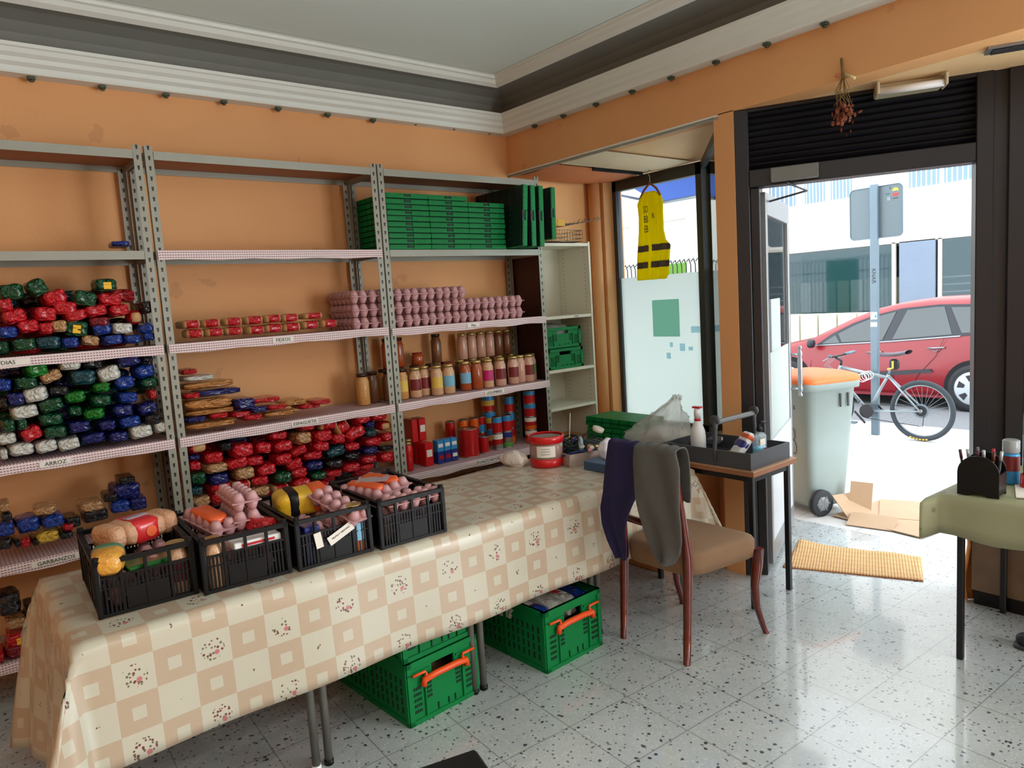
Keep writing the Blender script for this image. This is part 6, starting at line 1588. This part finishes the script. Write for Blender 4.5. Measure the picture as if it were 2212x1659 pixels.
m = MB(); m.lathe([(0.075, -0.004), (0.075, 0.004)], (-0.05, BB[1], BB[2]), blk, 24, axis=(1, 0, 0)); m.box((-0.075, BB[1]+0.06, BB[2]-0.065), (0.012, 0.17, 0.02), blk, rot=(R(47), 0, 0)); m.build('crankset', bk_)
m = MB(); m.box((-0.11, BB[1]+0.12, BB[2]-0.125), (0.08, 0.07, 0.02), galv); m.build('pedal', bk_)
m = MB(); m.box((0.075, BB[1]-0.06, BB[2]+0.065), (0.012, 0.17, 0.02), blk, rot=(R(47), 0, 0)); m.build('crank_arm', bk_)
m = MB(); m.tube([(-0.05, BB[1], BB[2]+0.074), (-0.03, RA[1], RA[2]+0.05)], 0.003, blk, 5); m.tube([(-0.05, BB[1], BB[2]-0.074), (-0.035, RA[1]+0.01, RA[2]-0.16), (-0.035, RA[1]-0.02, RA[2]-0.16), (-0.035, RA[1]-0.03, RA[2]-0.05)], 0.004, blk, 5); m.build('chain', bk_)
m = MB()
for k in range(4): m.tube([(-0.03-0.01*k, Y(3.60)+0.05*math.cos(a)+0.02*k, 0.68+0.045*math.sin(a)-0.01*k) for a in [q_*2*PI/14 for q_ in range(14)]], 0.004, white, 5, closed=True)
m.build('cable_lock', bk_)
o = text('lettering', 'ROCKRIDER', 0.05, ink, bk_, (-0.023, (BB[1]+HB[1])/2, (BB[2]+HB[2])/2+0.0), (PI/2, 0, -PI/2)); o.rotation_euler = (Matrix.Rotation(-PI/2, 4, 'Z') @ Matrix.Rotation(PI/2, 4, 'X') @ Matrix.Rotation(-math.atan2(HB[2]-BB[2], HB[1]-BB[1]), 4, 'Z')).to_euler()
m = MB()
for k in range(6): a = R(-70-k*6); m.box((-0.024, Y(3.07)+0.303*math.cos(a), 0.322+0.303*math.sin(a)), (0.004, 0.022, 0.014), ylw, rot=(a+PI/2, 0, 0))
m.build('tyre_lettering', bk_)

# car: side plane x = 10.05, front towards +y
cx0 = 10.05
cr_ = thing('car', 'red compact people carrier parked across the pavement', 'car', (cx0, 4.45, -0.03))
carm = M('car_red', S(140, 6, 24), 0.3, coat=0.35, spec=0.6); carglass2 = M('car_window', S(30, 44, 48), 0.06, spec=0.9, coat=0.6, var=0.5, vscale=3); trimb = M('car_black_trim', S(40, 44, 52), 0.4)
def CY(y): return y-4.45
# stations: y, z_bottom, z_belt, z_roof, roof inset
sts = [(6.62, 0.25, 0.52, 0.55, 0.3), (6.5, 0.17, 0.62, 0.66, 0.16), (6.2, 0.15, 0.70, 0.76, 0.10), (5.8, 0.14, 0.75, 0.86, 0.08), (5.45, 0.14, 0.79, 0.93, 0.07), (5.15, 0.14, 0.81, 1.08, 0.12), (4.9, 0.14, 0.83, 1.20, 0.15), (4.62, 0.14, 0.85, 1.31, 0.17), (4.3, 0.14, 0.87, 1.385, 0.19), (3.9, 0.15, 0.90, 1.425, 0.20), (3.4, 0.16, 0.94, 1.43, 0.20), (2.9, 0.18, 0.98, 1.40, 0.19), (2.6, 0.22, 1.0, 1.30, 0.18), (2.42, 0.26, 1.0, 1.05, 0.12), (2.34, 0.35, 0.9, 0.92, 0.1)]
Wd = 1.70; rows = []
for (y_, zb, zl, zr, ins) in sts:
    tap_ = 0.16 if y_ > 6.55 else (0.05 if y_ > 6.4 else (0.10 if y_ < 2.4 else 0.0))
    half = [(0.06+tap_, zb), (0.0+tap_, zb+0.08), (-0.015+tap_, (zb+zl)/2), (0.012+tap_, zl-0.07), (0.03+tap_, zl), (0.03+tap_+(ins-0.03)*0.75, zl+(zr-zl)*0.75), (ins+0.03+tap_, zr-0.03), (ins+0.12+tap_, zr), (Wd/2, zr+0.02)]
    full = half+[(Wd-p[0], p[1]) for p in half[-2::-1]]
    rows.append([(p[0], CY(y_), p[1]) for p in full])
m = MB(); m.grid(rows, carm)
n_ = len(rows[0]); i = m.mat(carm)
m.f += [tuple(range(n_)), tuple(range(len(m.v)-n_, len(m.v)))[::-1]]; m.mi += [i, i]; m.sm += [False, False]
m.f.append(tuple(k*n_ for k in range(len(rows)))+tuple(k*n_+n_-1 for k in range(len(rows)-1, -1, -1))); m.mi.append(m.mat(black)); m.sm.append(False)
m.build('body', cr_)
def side_x(y_, z_):
    # x of the side surface at (y,z)
    for a, b__ in zip(sts, sts[1:]):
        if b__[0] <= y_ <= a[0]:
            f_ = (a[0]-y_)/(a[0]-b__[0]); zl = a[2]*(1-f_)+b__[2]*f_; zr = a[3]*(1-f_)+b__[3]*f_; ins = a[4]*(1-f_)+b__[4]*f_
            if z_ > zl:
                q_ = (z_-zl)/max(0.01, (zr-zl)); return 0.03+(ins-0.03)*min(1.0, q_)
            zb = a[1]; mid = (zb+zl)/2
            return -0.015 if z_ < zl-0.07 else 0.012
    return 0.0
def patch(name, pts, mat_, off=0.008, th=0.006, parent=cr_):
    mb = MB(); n2 = len(pts)
    vs2 = [(side_x(y_, z_)-off, CY(y_), z_) for y_, z_ in pts]+[(side_x(y_, z_)-off+th, CY(y_), z_) for y_, z_ in pts]
    mb.add(vs2, [tuple(range(n2)), tuple(range(n2, 2*n2))[::-1]]+[(k, (k+1) % n2, n2+(k+1) % n2, n2+k) for k in range(n2)], mat_); return mb.build(name, parent)
patch('window_surround', [(5.36, 0.82), (5.15, 0.98), (4.85, 1.13), (4.55, 1.24), (4.20, 1.32), (3.75, 1.355), (3.30, 1.345), (2.95, 1.29), (2.85, 1.12), (3.2, 0.97), (3.45, 0.955), (4.3, 0.885)], trimb, 0.009)
patch('window', [(5.26, 0.85), (5.08, 0.97), (5.0, 0.86)], carglass2, 0.015)
patch('window', [(4.97, 0.87), (5.04, 0.99), (4.82, 1.105), (4.55, 1.21), (4.27, 1.28), (4.41, 0.90)], carglass2, 0.015)
patch('window', [(4.28, 0.91), (4.13, 1.295), (3.78, 1.325), (3.68, 1.325), (3.55, 0.975)], carglass2, 0.015)
patch('window', [(3.44, 0.99), (3.60, 1.315), (3.30, 1.31), (3.0, 1.25), (2.92, 1.12), (3.2, 1.0)], carglass2, 0.015)
patch('chrome_strip', [(5.36, 0.815), (4.3, 0.878), (3.45, 0.948), (3.45, 0.962), (4.3, 0.892), (5.36, 0.829)], alu, 0.016)
patch('rub_strip', [(5.15, 0.36), (4.4, 0.42), (3.75, 0.49), (3.78, 0.53), (4.4, 0.475), (5.15, 0.42)], trimb, 0.022, 0.02)
patch('sill_strip', [(5.3, 0.145), (3.62, 0.155), (3.62, 0.19), (5.3, 0.185)], M('car_sill', S(120, 20, 36), 0.4), 0.006)
for ya, yb, za, zb in ((4.34, 4.20, 0.87, 0.18), (5.40, 5.44, 0.80, 0.18)):
    m = MB(); m.tube([(side_x(ya, za)-0.004, CY(ya), za-0.03), (side_x(ya, 0.5)-0.002, CY((ya+yb)/2), 0.5), (side_x(yb, zb)-0.002, CY(yb), zb+0.02)], 0.0025, black, 4); m.build('door_gap', cr_)
m = MB(); m.tube([(side_x(3.6, .8)-0.004, CY(3.62), 0.93), (-0.018, CY(3.72), 0.7), (-0.018, CY(3.95), 0.42), (-0.018, CY(4.0), 0.25)], 0.0025, black, 4); m.build('door_gap', cr_)
for yh, zh in ((4.50, 0.735), (3.72, 0.80)):
    m = MB(); m.tube([(-0.01, CY(yh+0.10), zh), (-0.035, CY(yh), zh+0.004), (-0.01, CY(yh-0.10), zh+0.01)], 0.012, alu, 6); m.tube([(-0.012, CY(yh+0.05), zh-0.02), (-0.012, CY(yh), zh-0.045), (-0.012, CY(yh-0.05), zh-0.015)], 0.006, alu, 6); m.build('door_handle', cr_)
m = MB(); m.blob((-0.10, CY(5.36), 0.86), (0.14, 0.10, 0.13), trimb, p=2.6, n=7); m.build('wing_mirror', cr_)
for yw, nm in ((3.28, 'rear'), (5.75, 'front')):
    m = MB(); m.lathe([(0.345, -0.010), (0.345, 0.05)], (-0.008, CY(yw), 0.31), M('arch_dark', S(20, 20, 24), 0.8), 32, axis=(1, 0, 0)); m.build('wheel_arch', cr_)
    m = MB(); m.lathe([(0.16, -0.02), (0.24, -0.03), (0.29, -0.02), (0.30, 0.02), (0.30, 0.15)], (-0.03, CY(yw), 0.30), MATS['tyre'] if 'tyre' in MATS else black, 36, axis=(1, 0, 0)); w_ = m.build('wheel', cr_)
    m = MB(); m.lathe([(0.03, -0.022), (0.10, -0.016), (0.20, -0.020), (0.215, -0.012)], (-0.045, CY(yw), 0.30), M('hubcap', S(190, 198, 204), 0.35, 0.3), 32, axis=(1, 0, 0))
    for k in range(6):
        a = k*PI/3+0.3; m.prism([(CY(yw)+0.10*math.cos(a-.2), 0.30+0.10*math.sin(a-.2)), (CY(yw)+0.18*math.cos(a-.25), 0.30+0.18*math.sin(a-.25)), (CY(yw)+0.18*math.cos(a+.25), 0.30+0.18*math.sin(a+.25)), (CY(yw)+0.10*math.cos(a+.2), 0.30+0.10*math.sin(a+.2))], 'x', -0.066, -0.058, trimb)
    m.build('hubcap', w_)
# building across the street, plane x = 17
fac = M('facade_white', S(244, 240, 232), 0.8, var=0.02); brick_w, t, b = newmat('pale_brick', 0.85)
v = t.coord(); bt = nn(brick_w.node_tree, 'ShaderNodeTexBrick'); bt.inputs['Scale'].default_value = 4.0
bt.inputs['Color1'].default_value = (*S(204, 186, 180), 1); bt.inputs['Color2'].default_value = (*S(188, 166, 158), 1); bt.inputs['Mortar'].default_value = (*S(214, 206, 200), 1)
mp = nn(brick_w.node_tree, 'ShaderNodeMapping'); mp.inputs['Rotation'].default_value = (PI/2, 0, PI/2); brick_w.node_tree.links.new(v, mp.inputs['Vector']); brick_w.node_tree.links.new(mp.outputs[0], bt.inputs['Vector']); brick_w.node_tree.links.new(bt.outputs['Color'], b.inputs['Base Color'])
GX = 17.0
bd = thing('shop_building', 'white building across the street with a glazed showroom at street level', 'building', (GX, 6.5, -0.03))
def by(y): return y-6.5
m = MB(); m.b6(0, 6, by(-2), by(10.4), 2.52, 9.0, fac); m.b6(0.0, 0.3, by(-2), by(10.4), 0, 0.35, fac); m.b6(1.8, 2.0, by(-2), by(10.4), 0, 2.6, M('showroom_back', S(50, 60, 68), 0.8, var=0.5, vscale=0.8)); m.b6(0, 2, by(10.35), by(10.4), 0, 2.6, fac)
m.b6(-0.06, 0.0, by(-2), by(10.4), 3.58, 3.63, fac); m.b6(-0.03, 0.0, by(-2), by(10.4), 2.50, 2.56, offwhite); m.build('facade', bd)
m = MB(); m.b6(-0.03, 0.03, by(6.31), by(7.05), 0.3, 2.52, M('grey_stone_pier', S(128, 142, 162), 0.7, var=0.12, vscale=2)); m.build('pier', bd)
tealg = M('showroom_glass', S(36, 80, 90), 0.05, spec=0.9, coat=0.5, alpha=0.45)
for (ya, yb) in ((7.17, 10.3), (3.9, 6.22), (0.4, 3.8)):
    m = MB(); m.b6(-0.01, 0.01, by(ya), by(yb), 0.35, 2.50, tealg); w_ = m.build('showroom_window', bd)
    m = MB()
    for yy in (ya, yb): m.b6(-0.03, 0.03, by(yy)-0.04, by(yy)+0.04, 0.35, 2.52, offwhite)
    m.build('window_frame', w_)
for k, (ya, yb) in enumerate(((9.5, 10.2), (8.75, 9.25), (8.1, 8.6), (5.0, 6.9) if False else (6.25, 6.85), (5.55, 6.15), (4.4, 5.3), (3.2, 4.1))):
    m = MB(); m.b6(-0.02, 0.02, by(ya), by(yb), 3.66, 4.35, M('pale_window_blue', S(120, 148, 172), 0.3, coat=0.2)); w_ = m.build('upper_window', bd)
    m = MB()
    for j in range(6): m.b6(-0.03, -0.02, by(ya)+(yb-ya)*(j+0.3)/6, by(ya)+(yb-ya)*(j+0.55)/6, 3.66, 4.35, white)
    m.build('curtain', w_)
# showroom goods
colr = [('tan', S(150, 146, 120)), ('grey', S(120, 128, 120)), ('brown', S(128, 118, 90)), ('pale', S(196, 200, 190))]
for k in range(9):
    n_, c_ = colr[k % 4]
    m = MB(); m.box((0, 0, 0.95), (0.06, 0.28, 1.5), M('panel_'+n_, c_, 0.6, var=0.2), bev=0.01); tag(m.build('stored_board', loc=(17.7, 7.35+k*0.33, 0.02)), 'tall %s board in the showroom window, %s from the pier' % (n_, ORD[k]), 'board', 'boards in the showroom')
    m_ = None
for k in range(7):
    m = MB(); m.box((0, 0, 0.5), (0.3, 0.42, 1.0), M('cream_box', S(232, 228, 204), 0.6), bev=0.01); tag(m.build('white_cabinet', loc=(16.55, 9.35-k*0.46, -0.03)), 'cream low unit standing outside the showroom, %s from left' % ORD[k], 'cabinet', 'cream units by the showroom')
for k in range(5):
    m = MB(); m.b6(-0.15, 0.15, -0.45, 0.45, 0, 0.03, white); tag(m.build('display_shelf', loc=(17.5, 5.85, 1.0+k*0.16)), 'white display shelf in the right showroom window, %s from bottom' % ORD[k], 'shelf', 'white display shelves')
m = MB(); m.b6(-0.2, 0.2, -0.4, 0.4, 0, 0.10, M('bright_blue', S(30, 120, 210), 0.5)); tag(m.build('blue_bin', loc=(17.45, 5.85, 0.88)), 'blue tray on the white display shelves', 'tray')
# brick block further left with windows
b2 = thing('brick_building', 'pale brick building seen through the shop window', 'building', (15.5, 15.2, -0.03))
m = MB(); m.b6(0, 4, -4.6, 6, 0, 9, brick_w); m.build('facade', b2)
for k, (ya, yb) in enumerate(((11.75, 12.6), (10.75, 11.25), (13.6, 14.4), (15.4, 16.2))):
    m = MB(); m.b6(-0.04, 0.02, ya-15.2, yb-15.2, 3.68, 4.9, white); w_ = m.build('window', b2)
    m = MB(); m.b6(-0.06, 0.0, ya-0.08-15.2, yb+0.08-15.2, 3.60, 3.68, offwhite); m.build('window_sill', w_)
t_ = thing('green_fence', 'bright green panel with metal fence seen through the shop window', 'fence', (13.0, 11.2, -0.03))
m = MB(); m.b6(0, 0.05, -1.35, -0.45, 0, 2.36, M('lime_green', S(110, 160, 50), 0.6)); m.build('panel', t_)
m = MB()
for k in range(34): yy = -3.0+k*0.12; m.tube([(-0.1, yy, 0), (-0.1, yy, 2.3), (-0.16, yy, 2.42), (-0.24, yy, 2.36)], 0.014, darkalu, 5)
m.b6(-0.11, -0.09, -3.0, 1.0, 2.0, 2.03, darkalu); m.build('bars', t_)
m = MB(); m.b6(12, 16, 9.0, 14, -0.03, 0.0, pav); struct(m.build('floor_4'))

# ---------------------------------------------------------------- ceiling lamps added out of view to brighten the room 
for (lx, ly, nm) in ((0.6, 0.3, 'nearest the shelves'), (-0.9, -1.6, 'at the back of the room'), (1.9, -1.4, 'near the street side')):
    t_ = thing('added_ceiling_light', 'added white ceiling light fitting with two tubes, %s' % nm, 'light', (lx, ly, 3.262), group='ceiling lights added out of view')
    m = MB(); m.box((0, 0, -0.03), (1.25, 0.22, 0.06), white, bev=0.008); m.build('housing', t_)
    m = MB()
    for s_ in (-1, 1): m.cyl((-0.58, s_*0.06, -0.075), (0.58, s_*0.06, -0.075), 0.014, M('added_lit_tube', (1, 0.97, 0.92), 0.5, emit=3.0))
    m.build('tube', t_)
    area('added_tube_light', (lx, ly, 3.16), (0, 0, 0), 1.2, 0.2, LAMP_W, (1, 0.95, 0.88))
